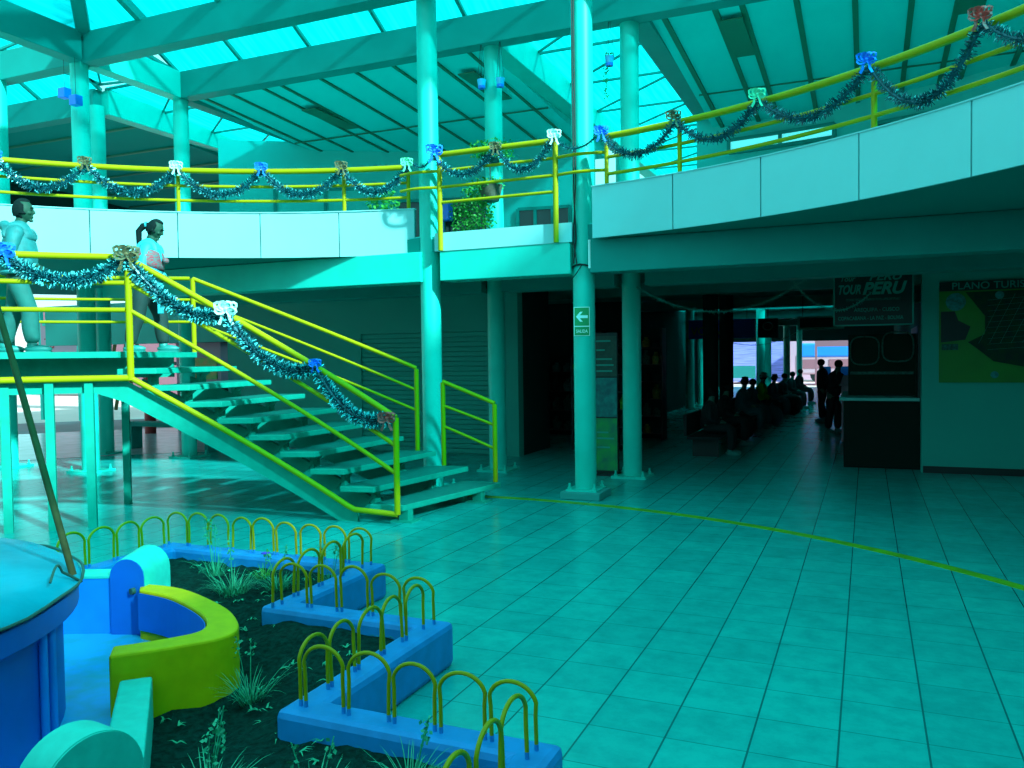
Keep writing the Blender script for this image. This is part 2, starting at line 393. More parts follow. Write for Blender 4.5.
for k, (x, y, lab) in enumerate([(-2.85, 16.6, 'nearest black-looking column in the corridor behind the seated travellers'),
        (-2.85, 18.6, 'second dark column in the corridor, close right of the nearest'),
        (-2.85, 25.0, 'thick mid-corridor column right of the blue sign'), (-2.85, 26.7, 'mid-corridor column just behind the thick one'),
        (-2.85, 33.5, 'far corridor column before the bright exit'), (-2.85, 40.0, 'farthest corridor column at the bright end'),
        (-4.75, 24.2, 'pale column left of the blue sign deep in the corridor'), (-4.75, 26.1, 'pale column close behind the blue sign')]):
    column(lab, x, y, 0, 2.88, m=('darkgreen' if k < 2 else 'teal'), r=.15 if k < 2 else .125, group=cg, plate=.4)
# conduit on c2 and cables at deck level
b = MB(); b.tube([(-2.985, 8.72, 5.9), (-2.98, 8.72, 3.4), (-2.96, 8.72, 2.9), (-2.99, 8.715, 2.62)], .009, 6); b.tube([(-2.965, 8.715, 5.9), (-2.955, 8.715, 3.5), (-2.99, 8.71, 2.9), (-2.95, 8.715, 2.6)], .007, 6)
b.tube([(-2.92+.135*math.cos(a), 8.86+.135*math.sin(a), 2.60+.012*math.sin(3*a)) for a in [k*math.pi/8 for k in range(16)]], .011, 6, closed=True)
b.tube([(-2.90, 8.72, 2.6), (-2.95, 8.71, 2.52), (-3.02, 8.73, 2.45)], .006, 5)
tag(b.build('electric_cable', M['black']), 'black cables running down the exit sign column and knotted at deck height', 'cable')
b = MB(); b.tube([(-2.80, 8.70, 2.56), (-2.80, 8.70, 2.87)], .014, 8)
tag(b.build('white_conduit', M['white'], smooth=True), 'short white pipe at the deck beam end beside the exit sign column', 'pipe')

# ------------------------------------------------------------------ roof beams and skylights
ZB = 6.08
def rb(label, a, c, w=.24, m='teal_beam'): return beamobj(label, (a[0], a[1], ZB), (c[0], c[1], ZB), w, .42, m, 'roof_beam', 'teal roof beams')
rb('long inner ring roof beam from the hip column to the right, highest in view', (-10.30, 8.65), (4.5, 8.65))
rb('roof beam from the hip column toward the left foreground', (-10.35, 8.5), (-10.35, -3))
rb('roof beam from the hip column out to the left edge column', (-18, 8.65), (-10.42, 8.65))
rb('roof beam from the hip column back to the far column, lit on its side', (-10.35, 8.72), (-10.35, 10.40), m='teal')
rb('long outer ring roof beam running across the view to the right', (-10.30, 10.45), (5.5, 10.45))
rb('outer roof beam running left from the darker far column', (-18, 10.45), (-12.2, 10.45))
rb('roof beam running away from the darker far column', (-12.15, 10.5), (-12.15, 17), m='teal')
rb('roof beam running away from the far column under the left skylight strip', (-10.35, 10.58), (-10.35, 15.2))
rb('roof beam running away left of the central skylight strip', (-4.78, 10.58), (-4.78, 24), .3, m='teal')
rb('roof beam running away right of the central skylight strip', (-2.72, 10.58), (-2.72, 24), .3)
rb('far cross roof beam closing the central skylight strip', (-4.6, 24.2), (-2.9, 24.2), .3)

def skylight(label, quad, nu, nv, diag=False, rz=.05, loc=None):
    """quad corners a,b (low edge) c,d (high edge): sheet with frame bars"""
    a, b_, c, d = [Vector(q) for q in quad]; o = (a+b_+c+d)/4
    t = thing('skylight', label, 'skylight', 'cyan roof skylights', loc=o)
    mb = MB(); mb.add([a-o, b_-o, c-o, d-o], [(0, 1, 2, 3)])
    s = mb.build('sheet', M['sheet'], t)
    s.modifiers.new('thick', 'SOLIDIFY').thickness = .004
    dn = Vector((0, 0, -.035))
    def P(u, v): return (a.lerp(b_, u)).lerp(d.lerp(c, u), v)-o+dn
    for i in range(nu+1):
        mb = MB(); mb.beam(P(i/nu, 0), P(i/nu, 1), rz, .05); mb.build('rafter', M['teal_beam'], t)
    for j in range(nv+1):
        mb = MB(); mb.beam(P(0, j/nv), P(1, j/nv), .035, .035); mb.build('purlin', M['teal_beam'], t)
    if diag:
        for i in range(nu):
            for j in range(nv):
                mb = MB(); mb.beam(P(i/nu, j/nv), P((i+1)/nu, (j+1)/nv), .03, .03); mb.build('brace', M['teal_beam'], t)
    return t
zl, zh = 6.32, 7.28
skylight('skylight band between the two long roof beams, left of the tall columns', [(-10.35, 10.45, zl), (2.75, 10.45, zl), (2.75, 8.65, zh), (-10.35, 8.65, zh)], 10, 1)
skylight('skylight band at the far left between the roof beams', [(-18, 10.45, zl), (-12.15, 10.45, zl), (-12.15, 8.65, zh), (-18, 8.65, zh)], 4, 1)
skylight('small square corner skylight between the hip column and the far column', [(-12.15, 10.45, zl+.1), (-10.35, 10.45, zl), (-10.35, 8.65, zl+.3), (-12.15, 8.65, zl+.1)], 1, 1, True)
skylight('skylight strip running away at the left between two beams', [(-12.1, 15.5, 6.05), (-10.4, 15.5, 6.05), (-10.4, 10.5, 6.34), (-12.1, 10.5, 6.34)], 1, 4, True)
skylight('central skylight strip running away behind the exit sign column, braced by crossing bars', [(-4.7, 24, 5.9), (-2.8, 24, 5.9), (-2.8, 10.5, 6.34), (-4.7, 10.5, 6.34)], 1, 9, True)
skylight('glazed end screen closing the central skylight strip', [(-4.65, 23.9, 3.1), (-2.85, 23.9, 3.1), (-2.85, 23.9, 5.85), (-4.65, 23.9, 5.85)], 2, 4, True)
skylight('big sloping lantern skylight above the inner ring beam', [(-10.35, 8.65, 6.33), (-1.5, 8.65, 6.33), (-4.0, 5, 8.15), (-6.7, 5, 8.15)], 1, 2)
for k, x in enumerate((-9.17, -7.76, -6.35, -4.94, -3.53)):
    yy = max(5.0, 8.65-(x+10.35)); b = MB(); b.beam((x, 8.66, 6.27), (x, yy, 6.27+.5*(8.65-yy)), .09, .13)
    tag(b.build('jack_rafter', M['teal_beam']), ['first short', 'second', 'third', 'fourth', 'fifth'][k]+' lantern rafter from the left, standing on the inner ring beam', 'beam', 'lantern rafters')
skylight('lantern skylight slope at the top left corner of the photo', [(-10.35, -2, 6.33), (-10.35, 8.65, 6.33), (-6.7, 5, 8.15), (-6.7, -2, 8.15)], 5, 2)
b = MB(); b.beam((-10.35, 8.65, 6.3), (-6.7, 5.0, 8.12), .18, .22)
tag(b.build('hip_rafter', M['teal_beam']), 'thick hip rafter rising from the column with blue boxes', 'beam')
skylight('skylight band over the right hand side behind the viewer', [(4.55, -6, zl), (4.55, 10.3, zl), (2.75, 10.3, zh), (2.75, -6, zh)], 8, 1)
struct(MB().box(4.7, 13, -6, 10.4, 5.9, 6.2).build('ceiling_right', M['ceil']))
for ya, yb, lab in ((24.2, 25.3, 'added narrow cyan roof opening that brightens the middle of the corridor'), (35, 35.9, 'added narrow cyan roof opening that brightens the far end of the corridor')):
    skylight(lab, [(-8.4, ya, 2.95), (1.1, ya, 2.95), (1.1, yb, 2.95), (-8.4, yb, 2.95)], 5, 1)  # added openings, not known to exist, put in to brighten the corridor
# opaque sloping ceilings of the outer ring
def ceilpatch(xa, xb, ya, yb, n=1):
    z = lambda y: 5.95-.05*(y-10.45)
    b = MB(); b.add([(xa, ya, z(ya)), (xb, ya, z(ya)), (xb, yb, z(yb)), (xa, yb, z(yb)), (xa, ya, z(ya)+.35), (xb, ya, z(ya)+.35), (xb, yb, z(yb)+.35), (xa, yb, z(yb)+.35)],
        [(0, 3, 2, 1), (4, 5, 6, 7), (0, 1, 5, 4), (1, 2, 6, 5), (2, 3, 7, 6), (3, 0, 4, 7)]); return b
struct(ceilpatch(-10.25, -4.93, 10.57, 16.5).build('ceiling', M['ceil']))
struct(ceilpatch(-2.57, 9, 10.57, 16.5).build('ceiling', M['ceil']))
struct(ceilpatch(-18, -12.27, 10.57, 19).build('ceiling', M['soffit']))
def batten(x, y1, w=.07, m='batten'):
    z = lambda y: 5.95-.05*(y-10.45)-.012
    b = MB(); b.beam((x, 10.6, z(10.6)), (x, y1, z(y1)), w, .03); return b
t = thing('ceiling_batten_set', 'olive cover strips running away along the right ceiling', 'ceiling strips', loc=(0, 13, 5.8))
for x in (-2.40, -1.76, -1.43, -.80, -.14, .50, 1.02, 1.30, 1.95, 2.6):
    b = batten(x, 16); b.v = [tuple(Vector(q)-Vector((0, 13, 5.8))) for q in b.v]; b.build('strip', M['batten'], t)
b = MB(); b.beam((-2.5, 13.6, 5.78), (9, 13.6, 5.78), .025, .02); b.v = [tuple(Vector(q)-Vector((0, 13, 5.8))) for q in b.v]; b.build('cross_strip', M['batten'], t)
t = thing('ceiling_batten_set', 'dark cover strips running away along the left ceiling', 'ceiling strips', loc=(-7, 13, 5.8))
for x in (-10.05, -9.5, -8.85, -8.5, -7.75, -7.1, -6.45, -5.8, -5.2):
    b = batten(x, 16, .045); b.v = [tuple(Vector(q)-Vector((-7, 13, 5.8))) for q in b.v]; b.build('strip', M['batten'], t)
b = MB(); b.beam((-10.2, 13.2, 5.79), (-4.95, 13.2, 5.79), .025, .02); b.v = [tuple(Vector(q)-Vector((-7, 13, 5.8))) for q in b.v]; b.build('cross_strip', M['batten'], t)
t = thing('ceiling_batten_set', 'dark cover strips across the ceiling at the far left', 'ceiling strips', loc=(-14, 13, 5.8))
for k in range(5):
    y = 11.3+k*1.2; b = MB(); b.beam((-17.8, y, 5.93-.05*(y-10.45)), (-12.3, y, 5.93-.05*(y-10.45)), .06, .03); b.v = [tuple(Vector(q)-Vector((-14, 13, 5.8))) for q in b.v]; b.build('strip', M['batten'], t)
for k, (x, ya, yb, lab) in enumerate([(-1.595, 10.9, 12.3, 'dark green ceiling vent panel at the top right'), (-8.67, 11.6, 12.9, 'dark green ceiling vent panel on the left ceiling'), (1.16, 10.7, 12.0, 'dark green ceiling vent panel near the top right corner'), (-5.5, 11.2, 12.6, 'dark green ceiling vent panel left of the fern column')]):
    b = MB(); z = 5.93-.05*((ya+yb)/2-10.45); b.box(x-.14, x+.14, ya, yb, z-.03, z-.008)
    tag(b.build('ceiling_vent', M['batten']), lab, 'ceiling vent', 'ceiling vents')

struct(MB().box(-24, -8, 19.2, 19.4, 4.1, 6.2).build('wall_far_upper', M['darkgreen']))
struct(MB().box(-18.3, -18.1, 4, 19.4, 4.1, 6.2).build('wall_far_side', M['darkgreen']))
struct(MB().box(-17.2, -11.0, 13.1, 13.3, 1.98, 2.87).build('wall_header', M['wall']))
b = MB(); ringpart(b, 112, 215, 11.4, 17.19, 0, .004, 60); struct(b.build('floor_daylit_tint', M['daylit_tiles']))  # overlay on the same tiled floor, carrying the painted daylight tone
b = MB(); v = []; f = []
for t in ts: v += [pol(t, rin(t)+.05, 3.052), pol(t, 13.4, 3.052), pol(t, 13.4, 3.066), pol(t, rin(t)+.05, 3.066)]
for i in range(180):
    for k in range(4): f.append((i*4+k, i*4+(k+1) % 4, i*4+4+(k+1) % 4, i*4+4+k))
struct(b.add(v, f).build('floor_mezzanine', M['decktile']))
# upper outer walls
def wallring(name, t0, t1, z0, z1, m, r=13.3, th=.15):
    b = MB(); ringpart(b, t0, t1, r, r+th, z0, z1); return b.build(name, M[m])
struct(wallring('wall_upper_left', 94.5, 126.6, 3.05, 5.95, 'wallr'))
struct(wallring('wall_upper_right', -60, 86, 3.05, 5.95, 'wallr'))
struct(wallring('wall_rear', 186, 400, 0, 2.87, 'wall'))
def curvedpane(name, label, cat, t0, t1, z0, z1, m, r=13.24, fm='teal_beam', mull=1):
    o = Vector(pol((t0+t1)/2, r, z0)); t = thing(name, label, cat, loc=o)
    b = MB(); ringpart(b, t0, t1, r+.01, r+.04, z0, z1); b.v = [tuple(Vector(q)-o) for q in b.v]; b.build('pane', M[m], t)
    b = MB(); w = .06
    for zz in (z0, z1): ringpart(b, t0, t1, r-.02, r+.05, zz-w/2, zz+w/2)
    for i in range(mull+2):
        a = t0+(t1-t0)*i/(mull+1); b.beam(pol(a, r, z0), pol(a, r, z1), w, .06, up=(math.cos(R(a)), math.sin(R(a)), 0))
    b.v = [tuple(Vector(q)-o) for q in b.v]; b.build('frame', M[fm], t)
    return t
curvedpane('strip_window', 'bright strip window high on the far right wall upstairs', 'window', 75.6, 83.4, 5.20, 5.42, 'glow')
curvedpane('shop_window', 'dark shop window upstairs behind the right balcony', 'window', 66.9, 72.7, 4.2, 5.3, 'glassdark')
curvedpane('shop_window', 'dark opening upstairs above the right balcony panels, partly hidden', 'window', 76.5, 81, 3.9, 4.75, 'glassdark')
curvedpane('shop_window', 'dark upstairs opening with small goods behind the railing left of the fern column', 'window', 103.5, 111.5, 3.1, 4.75, 'glassdark')
curvedpane('shop_window', 'dark upstairs opening right of the fern column', 'window', 96.5, 101, 3.1, 4.5, 'glassdark', mull=2)
curvedpane('wall_panel', 'large closed pale panel on the upstairs wall', 'panel', 113.5, 122, 3.1, 5.0, 'wallr', mull=1)
for k, (t_, z_, m_, nm, lab, s_) in enumerate([(107.3, 4.45, 'blueplastic', 'display_box', 'blue box in the dark upstairs shop opening', .35), (104.8, 3.5, 'white', 'display_box', 'white box in the dark upstairs shop opening, left one of two', .25),
        (103.9, 3.5, 'skyblue', 'display_box', 'pale box in the dark upstairs shop opening, right one of two', .25)]):
    x, y, _ = pol(t_, 12.9); b = MB(); b.box(x-s_/2, x+s_/2, y-.1, y+.1, z_-s_/2, z_+s_/2); b.box(x-.02, x+.02, y-.02, y+.02, 3.05, z_-s_/2)
    tag(b.build(nm, M[m_], bevel=.01), lab, 'box')

# ------------------------------------------------------------------ railings
def rel(b, o): b.v = [tuple(Vector(q)-Vector(o)) for q in b.v]; return b
def railing(label, posts, rails, group='yellow railings', post_m='yellow'):
    """posts: (x,y,z0,z1,r); rails: (pts, r)"""
    o = Vector((posts[0][0], posts[0][1], posts[0][2])); t = thing('railing', label, 'railing', group, loc=o)
    for x, y, z0, z1, r in posts: rel(MB().tube([(x, y, z0), (x, y, z1)], r, 12), o).build('post', M['yellow'], t, smooth=True)
    for pts, r in rails: rel(MB().tube(pts, r, 10), o).build('rail', M['yellow'], t, smooth=True)
    return t
LR, RR = 6.97, 6.65
def pt(th, r, z0, z1, pr=.024): x, y, _ = pol(th, r); return (x, y, z0, z1, pr)
railing('yellow railing on the white left balcony', [pt(t_, LR, 3.05, 3.94) for t_ in (101.6, 108.4, 125.1, 141.6, 158, 174)],
    [(arc(101.6, 176, LR, 3.95), .034), (arc(101.6, 176, LR, 3.76), .019), (arc(101.6, 176, LR, 3.58), .019)])
railing('yellow railing on the turquoise right balcony', [pt(t_, RR, 3.05, 3.94) for t_ in (79.4, 72.0, 54.6, 38, 22)],
    [(arc(79.4, 12, RR, 3.95), .034), (arc(79.4, 12, RR, 3.73), .019), (arc(79.4, 12, RR, 3.55), .019)])
def loopc(cx, cy, xa, xb, z, r=.016, n=10, bulge=.19):
    return ([(cx+(xa-cx)*math.cos(math.pi*k/n)+0 if False else xa+(xb-xa)*k/n, 8.66-bulge*.6*math.sin(math.pi*k/n), z) for k in range(n+1)], r)
railing('yellow railing bridging the gap between the two tall columns, posts bolted to the deck edge',
    [(-4.62, 8.655, 2.86, 3.97, .03), (-3.17, 8.655, 2.86, 3.97, .03)],
    [([(-4.62, 8.655, 3.98), (-3.17, 8.655, 3.98)], .033)]+[([(-4.62, 8.655, z), (-3.17, 8.655, z)], .018) for z in (3.79, 3.60, 3.42)])
railing('curved yellow rails wrapping the tall column beside the staircase', [], []) if False else None
for cx, lab in ((-4.85, 'yellow hoop rails wrapping round the tall column beside the staircase'), (-2.92, 'yellow hoop rails wrapping round the exit sign column')):
    t = thing('railing', lab, 'railing', 'yellow railings', loc=(cx, 8.86, 3.6))
    e0, e1 = (-.30, .23) if cx < -4 else (-.25, .34)
    for z in (3.79, 3.60):
        pts = [(e0+(e1-e0)*k/10, -.20-.06*math.sin(math.pi*k/10), z-3.6) for k in range(11)]
        MB().tube(pts, .018, 8).build('rail', M['yellow'], t, smooth=True)

# ------------------------------------------------------------------ staircase
RISE = .17
NT = 10
def near_t(i): return 94.1+3.70*(i-1)       # i = tread number 1..9, 10 = landing edge
def far_t(i): return 90.4+3.57*(i-1)
RN, RF = 4.78, 6.42
st = thing('staircase', 'open-riser turquoise steel staircase with a landing, curving up to the left', 'staircase')
for i in range(1, 10):
    z = RISE*i
    a0, a1 = near_t(i), near_t(i+1)-.2; c0, c1_ = far_t(i), far_t(i+1)-.15
    # far ends of the treads run past the stringer
    pts = [pol(a0-.2, RN), pol(c0-.2, RF), pol(c1_+.6, RF), pol(a1+.6, RN)]
    b = MB(); b.prism(pts, z-.055, z); b.build('tread', M['stair'], st, bevel=.006)
    pts2 = [Vector(p) for p in pts]; c = sum(pts2, Vector())/4
    pts3 = [c+(p-c)*.93 for p in pts2]
    tr = MB().prism([(p.x, p.y) for p in pts3], z, z+.004).build('anti_slip_top', M['tread'], st)
    # under brackets on the two stringers
    for rr_, fr in ((5.05, .18), (6.05, .78)):
        am = a0+(c0-a0)*fr+.9; b = MB()
        p0 = Vector(pol(am, rr_, z-.055)); p1 = Vector(pol(am+1.6, rr_, z-.055)); q = Vector(pol(am+1.9, rr_, max(z-.21, .0)))
        b.beam(p0+Vector((0, 0, -.01)), p1+Vector((0, 0, -.01)), .12, .02); b.beam((p0+p1)/2, (p0+p1)/2+Vector((0, 0, -.15 if i > 1 else -.10)), .10, .05)
        if i > 1: b.beam(p0, q, .10, .03)
        b.build('bracket', M['stair'], st)
for rr_, nm, fr in ((5.05, 'stringer', .18), (6.05, 'stringer', .78)):
    v = []; f = []; n = 36
    for k in range(n+1):
        i = 1.2+(9.5-1.2)*k/n; th = (near_t(i)+(far_t(i)-near_t(i))*fr)+1.0; z = RISE*(i-1)-.02
        zb = max(z-.30, 0.0); z = max(z, .02)
        v += [pol(th, rr_-.03, zb), pol(th, rr_+.03, zb), pol(th, rr_+.03, z), pol(th, rr_-.03, z)]
    for k in range(n):
        for j in range(4): f.append((k*4+j, k*4+(j+1) % 4, k*4+4+(j+1) % 4, k*4+4+j))
    f += [(0, 1, 2, 3), (n*4+3, n*4+2, n*4+1, n*4)]
    b = MB(); b.add(v, f); b.build(nm, M['stair'], st)
# outer near face plate following the rail
v = []; f = []; n = 40
for k in range(n+1):
    u = k/n*1.14; th = 99.6+(127.2-99.6)*u; z = .12+(1.44-.12)*min(u, 1)
    zb = max(z-.23, 0.0) if u < 1 else 1.21+.10*min(1, (u-1)/.12)
    v += [pol(th, RN-.02, zb), pol(th, RN+.02, zb), pol(th, RN+.02, z-.01), pol(th, RN-.02, z-.01)]
for k in range(n):
    for j in range(4): f.append((k*4+j, k*4+(j+1) % 4, k*4+4+(j+1) % 4, k*4+4+j))
f += [(0, 1, 2, 3), (n*4+3, n*4+2, n*4+1, n*4)]
MB().add(v, f).build('side_plate', M['stair'], st)
b = MB(); b.beam(pol(94.2, 4.9, .0), pol(94.2, 4.9, .12), .10, .10, up=(1, 0, 0)); b.build('foot', M['stair'], st)
b = MB(); b.beam(pol(91.4, 6.1, 0), pol(91.4, 6.1, .12), .10, .10, up=(1, 0, 0)); b.build('foot', M['stair'], st)
for q in (pol(94.2, 4.9), pol(91.4, 6.1)): MB().box(q[0]-.12, q[0]+.12, q[1]-.10, q[1]+.10, 0, .015).build('foot_plate', M['stair'], st)
# landing
pts = [pol(t_, RN) for t_ in [127.6+i*3 for i in range(13)]]+[pol(t_, RF) for t_ in [163.6-i*3 for i in range(14)]]+[pol(122.8, RF)]
MB().prism(pts, 1.64, 1.70).build('landing', M['stair'], st)
b = MB(); ringpart(b, 131.0, 163.6, RN-.02, RN+.03, 1.30, 1.64-.2, 20); b.build('landing_edge_beam', M['stair'], st)
b = MB(); ringpart(b, 127.5, 163.6, RN+.35, RN+.41, 1.42, 1.64, 20); ringpart(b, 124.5, 163.6, RF-.4, RF-.34, 1.42, 1.64, 20); b.build('landing_joist', M['stair'], st)
for (x, y) in ((-6.90, 5.70), (-7.14, 5.46), (-7.43, 5.22), (-7.68, 6.81), (-7.9, 4.65)):
    a = math.atan2(y-CY, x-CX); b = MB(); b.beam((x, y, 0), (x, y, 1.64 if y > 6 else 1.40), .075, .085, up=(math.cos(a), math.sin(a), 0)); b.build('leg', M['stair'], st)

def zs(th_frac): return th_frac
def slope_rail(zt, r, t0, t1, z0, z1, n=16): return [pol(t0+(t1-t0)*k/n, r, z0+(z1-z0)*k/n) for k in range(n+1)]
rn = 4.70
railing('yellow near railing down the staircase, hung with a tinsel garland', [pt(94.1, rn, .10, 1.03, .03), pt(126.1, rn, 1.42, 2.60, .033)],
    [(slope_rail(0, rn, 94.1, 126.1, 1.03, 2.60), .030), (slope_rail(0, rn, 94.1, 126.1, .76, 2.36), .022), (slope_rail(0, rn, 94.1, 126.1, .49, 2.10), .022),
     ([pol(94.1, rn, .10), pol(99.6, rn, .13)]+slope_rail(0, rn, 100.5, 126.1, .165, 1.44), .028)])
railing('yellow near railing of the stair landing in front of the two people', [pt(t_, rn, 1.42, 2.60, .03) for t_ in (146.5, 163)],
    [(arc(126.5, 163, rn, 2.61), .033), (arc(126.5, 163, rn, 2.36), .024), (arc(126.5, 163, rn, 2.10), .024), (arc(126.3, 163, rn, 1.44), .033)])
rf = 6.45
railing('yellow far railing of the staircase ending at the tall column', [pt(99.5, rf, .51, 1.47, .028), pt(123.1, rf, 1.70, 2.57, .028)],
    [(slope_rail(0, rf, 99.5, 123.1, 1.48, 2.57), .024), (slope_rail(0, rf, 99.5, 123.1, 1.22, 2.32), .017), (slope_rail(0, rf, 99.5, 123.1, .98, 2.06), .017)])
railing('short yellow railing section right of the tall column at the stair foot', [pt(96.6, rf, .34, 1.31, .028), pt(90.9, rf, .17, 1.06, .028)],
    [(slope_rail(0, rf, 96.6, 90.9, 1.32, 1.07), .024), (slope_rail(0, rf, 96.6, 90.9, 1.04, .82), .017), (slope_rail(0, rf, 96.6, 90.9, .80, .55), .017)])
railing('yellow far railing of the landing behind the two people', [pt(t_, rf, 1.70, 2.57, .026) for t_ in (143, 163)],
    [(arc(123.4, 163, rf, 2.57), .024), (arc(123.4, 163, rf, 2.32), .017), (arc(123.4, 163, rf, 2.06), .017)])

# ------------------------------------------------------------------ tinsel garlands and bows
def garland(label, pts, rad, m2='tinsel_tip', dens=330, group='tinsel garlands', core='tinsel', tip=.28):
    pts = [Vector(p) for p in pts]; mb = MB(); mb.tube(pts, rad*.20, 6)
    L = sum((b-a).length for a, b in zip(pts[:-1], pts[1:]))
    for k in range(int(L*dens)):
        u = random.random()*(len(pts)-1); i = int(u); p = pts[i].lerp(pts[i+1], u-i); d = (pts[i+1]-pts[i]).normalized()
        a = d.orthogonal().normalized(); a = Matrix.Rotation(random.uniform(0, 2*math.pi), 3, d) @ a
        a = (a+d*random.uniform(-.5, .5)).normalized(); l = rad*random.uniform(.5, 1.12); w = d*rad*.06
        mb.cur = 0; q = p+a*l*.66; mb.add([p-w, p+w, q+w*.8, q-w*.8], [(0, 1, 2, 3)])
        mb.cur = 1 if random.random() < tip else 0; e = p+a*l; mb.add([q-w, q+w, e+w*.6, e-w*.6], [(0, 1, 2, 3)])
    mb.cur = 0
    return tag(mb.build('tinsel_garland', [M[core], M[m2]], loc=pts[0]), label, 'garland', group)
def sag(a, b, s, n=14, bulge=Vector((0, 0, 0))):
    a = Vector(a); b = Vector(b)
    return [a.lerp(b, k/n)+Vector((0, 0, -s*4*(k/n)*(1-k/n)))+bulge*4*(k/n)*(1-k/n) for k in range(n+1)]
bm_ = {'blue': mat('blue_ribbon', (.02, .22, .95), .25, metal=.2), 'white': mat('white_ribbon', (.55, .95, .90), .3), 'red': mat('red_ribbon', (.95, .07, .06), .4, col2=(.45, .07, .06), scale=60),
       'green': mat('pale_green_ribbon', (.14, .75, .45), .3), 'gold': mat('gold_green_ribbon', (.22, .15, .06), .3, col2=(.02, .10, .07), scale=60)}
def bow(label, p, c, s=.09, face=None):
    """ribbon bow: knot, two pairs of loops, two tails"""
    p = Vector(p); v = Vector((-p.x, -p.y, 0)).normalized() if face is None else Vector(face).normalized()
    side = Vector((-v.y, v.x, 0)); mb = MB(); up = Vector((0, 0, 1))
    def strip(path, w):
        vs = []; fs = []
        for i, q in enumerate(path):
            d = (path[min(i+1, len(path)-1)]-path[max(i-1, 0)]).normalized(); n_ = d.cross(v).normalized()
            tw = (n_*.8+v*.6).normalized()*w/2; vs += [q-tw, q+tw]
        for i in range(len(path)-1): fs.append((2*i, 2*i+1, 2*i+3, 2*i+2))
        mb.add(vs, fs)
    for sx in (-1, 1):
        for ang, l in ((.45, 1.0), (-.25, .9), (1.0, .7)):
            dr = side*sx*math.cos(ang)+up*math.sin(ang); path = []
            for k in range(9):
                a = 2*math.pi*k/8; path.append(v*(.02+s*.28*(1-math.cos(a))/2)+dr*s*l*(1-math.cos(a))/2+(up*math.cos(ang)-side*sx*math.sin(ang))*s*.32*math.sin(a))
            strip(path, s*.27)
        dr = side*sx*.45-up; strip([v*.03+dr*s*k*.45+side*sx*.01*math.sin(k*2) for k in range(4)], s*.32)
    mb.ball(v*.03, s*.18, n=8, m=5)
    o = mb.build('ribbon_bow', bm_[c]); o.location = p+v*.03; o.scale = (.80, .80, .80)
    o.modifiers.new('t', 'SOLIDIFY').thickness = .002
    return tag(o, label, 'bow', 'ribbon bows on the railings')

LG = 6.90
la = [149, 141.2, 133.55, 125.1, 116.7, 108.4, 101.4]
names = ['at the left edge of the photo', 'over the man', 'in front of the hip column', 'above the woman with the shawl', 'in front of the upstairs wall panel', 'ending at the tall column']
for k in range(6):
    a = pol(la[k], LG-.02, 3.94); c = pol(la[k+1], LG-.02, 3.94)
    if k in (0,): lab = 'dark tinsel swag on the left balcony, cut by the left edge of the photo'
    else: lab = 'dark tinsel swag on the left balcony, '+names[k] if k < 5 else 'dark tinsel swag on the left balcony railing that ends at the tall column'
    mid = Vector(pol((la[k]+la[k+1])/2, LG-.02, 3.94)); bul = (mid-(Vector(a)+Vector(c))/2)*1.0
    garland(lab, sag(a, c, .30, bulge=bul), .070, dens=800)
for k, (c, w) in enumerate([('blue', 'blue bow at the left edge on the left balcony rail'), ('gold', 'gold-green bow before the darker far column on the left balcony rail'), ('white', 'pale green bow on the left balcony post above the woman'),
        ('blue', 'blue bow in the middle of the left balcony rail before the pale wall'), ('gold', 'dark gold bow on the left balcony post before the wall panel'), ('green', 'pale green bow on the left balcony rail next to the tall column')]):
    bow(w, pol(la[k+1], LG-.04, 3.97), c, .10)
# bridge garlands
B0 = (-4.95, 8.62, 3.90); B1 = (-4.66, 8.58, 3.96); B2 = (-3.87, 8.60, 3.97); B3 = (-3.18, 8.60, 4.0); B4 = (-2.66, 8.52, 3.93)
garland('short tinsel loop in front of the tall column beside the staircase', sag(B0, B1, .08, 8), .045)
garland('tinsel swag between the tall columns, left of the hanging fern', sag(B1, B2, .26), .060, dens=700)
garland('tinsel swag between the tall columns, right of the hanging fern', sag(B2, B3, .30), .060, dens=700)
garland('short tinsel loop in front of the exit sign column', sag(B3, B4, .12, 8), .045)
bow('blue bow on the rail right of the tall column by the staircase', (-4.64, 8.57, 4.0), 'blue', .13)
bow('dark red and gold bow on the rail in front of the fern column', B2, 'gold', .09)
bow('white bow on the rail left of the exit sign column', (-3.16, 8.60, 4.02), 'white', .10)
ra = [79.4, 72.0, 63.97, 54.5, 46.0, 38.0]
for k in range(5):
    a = pol(ra[k], 6.56, 3.94); c = pol(ra[k+1], 6.56, 3.94); mid = Vector(pol((ra[k]+ra[k+1])/2, 6.56, 3.94)); bul = mid-(Vector(a)+Vector(c))/2
    garland(['tinsel swag on the right balcony nearest the exit sign column', 'second tinsel swag from the exit sign column on the right balcony', 'middle tinsel swag on the right balcony', 'deep tinsel swag on the right balcony before the dark red bow', 'tinsel swag on the right balcony at the photo edge'][k],
            sag(a, c, (.26, .26, .28, .42, .26)[k], bulge=bul), .064, tip=.13, dens=800)
for k, (c, w) in enumerate([('blue', 'blue bow on the right balcony rail beside the exit sign column'), ('gold', 'gold-green bow on the first post of the right balcony rail'), ('green', 'pale green bow on the right balcony rail before the ceiling vent'),
        ('blue', 'bright blue bow on the second post of the right balcony rail'), ('red', 'dark red bow near the right edge on the balcony rail')]):
    bow(w, pol(ra[k], 6.53, 3.97), c, .10)
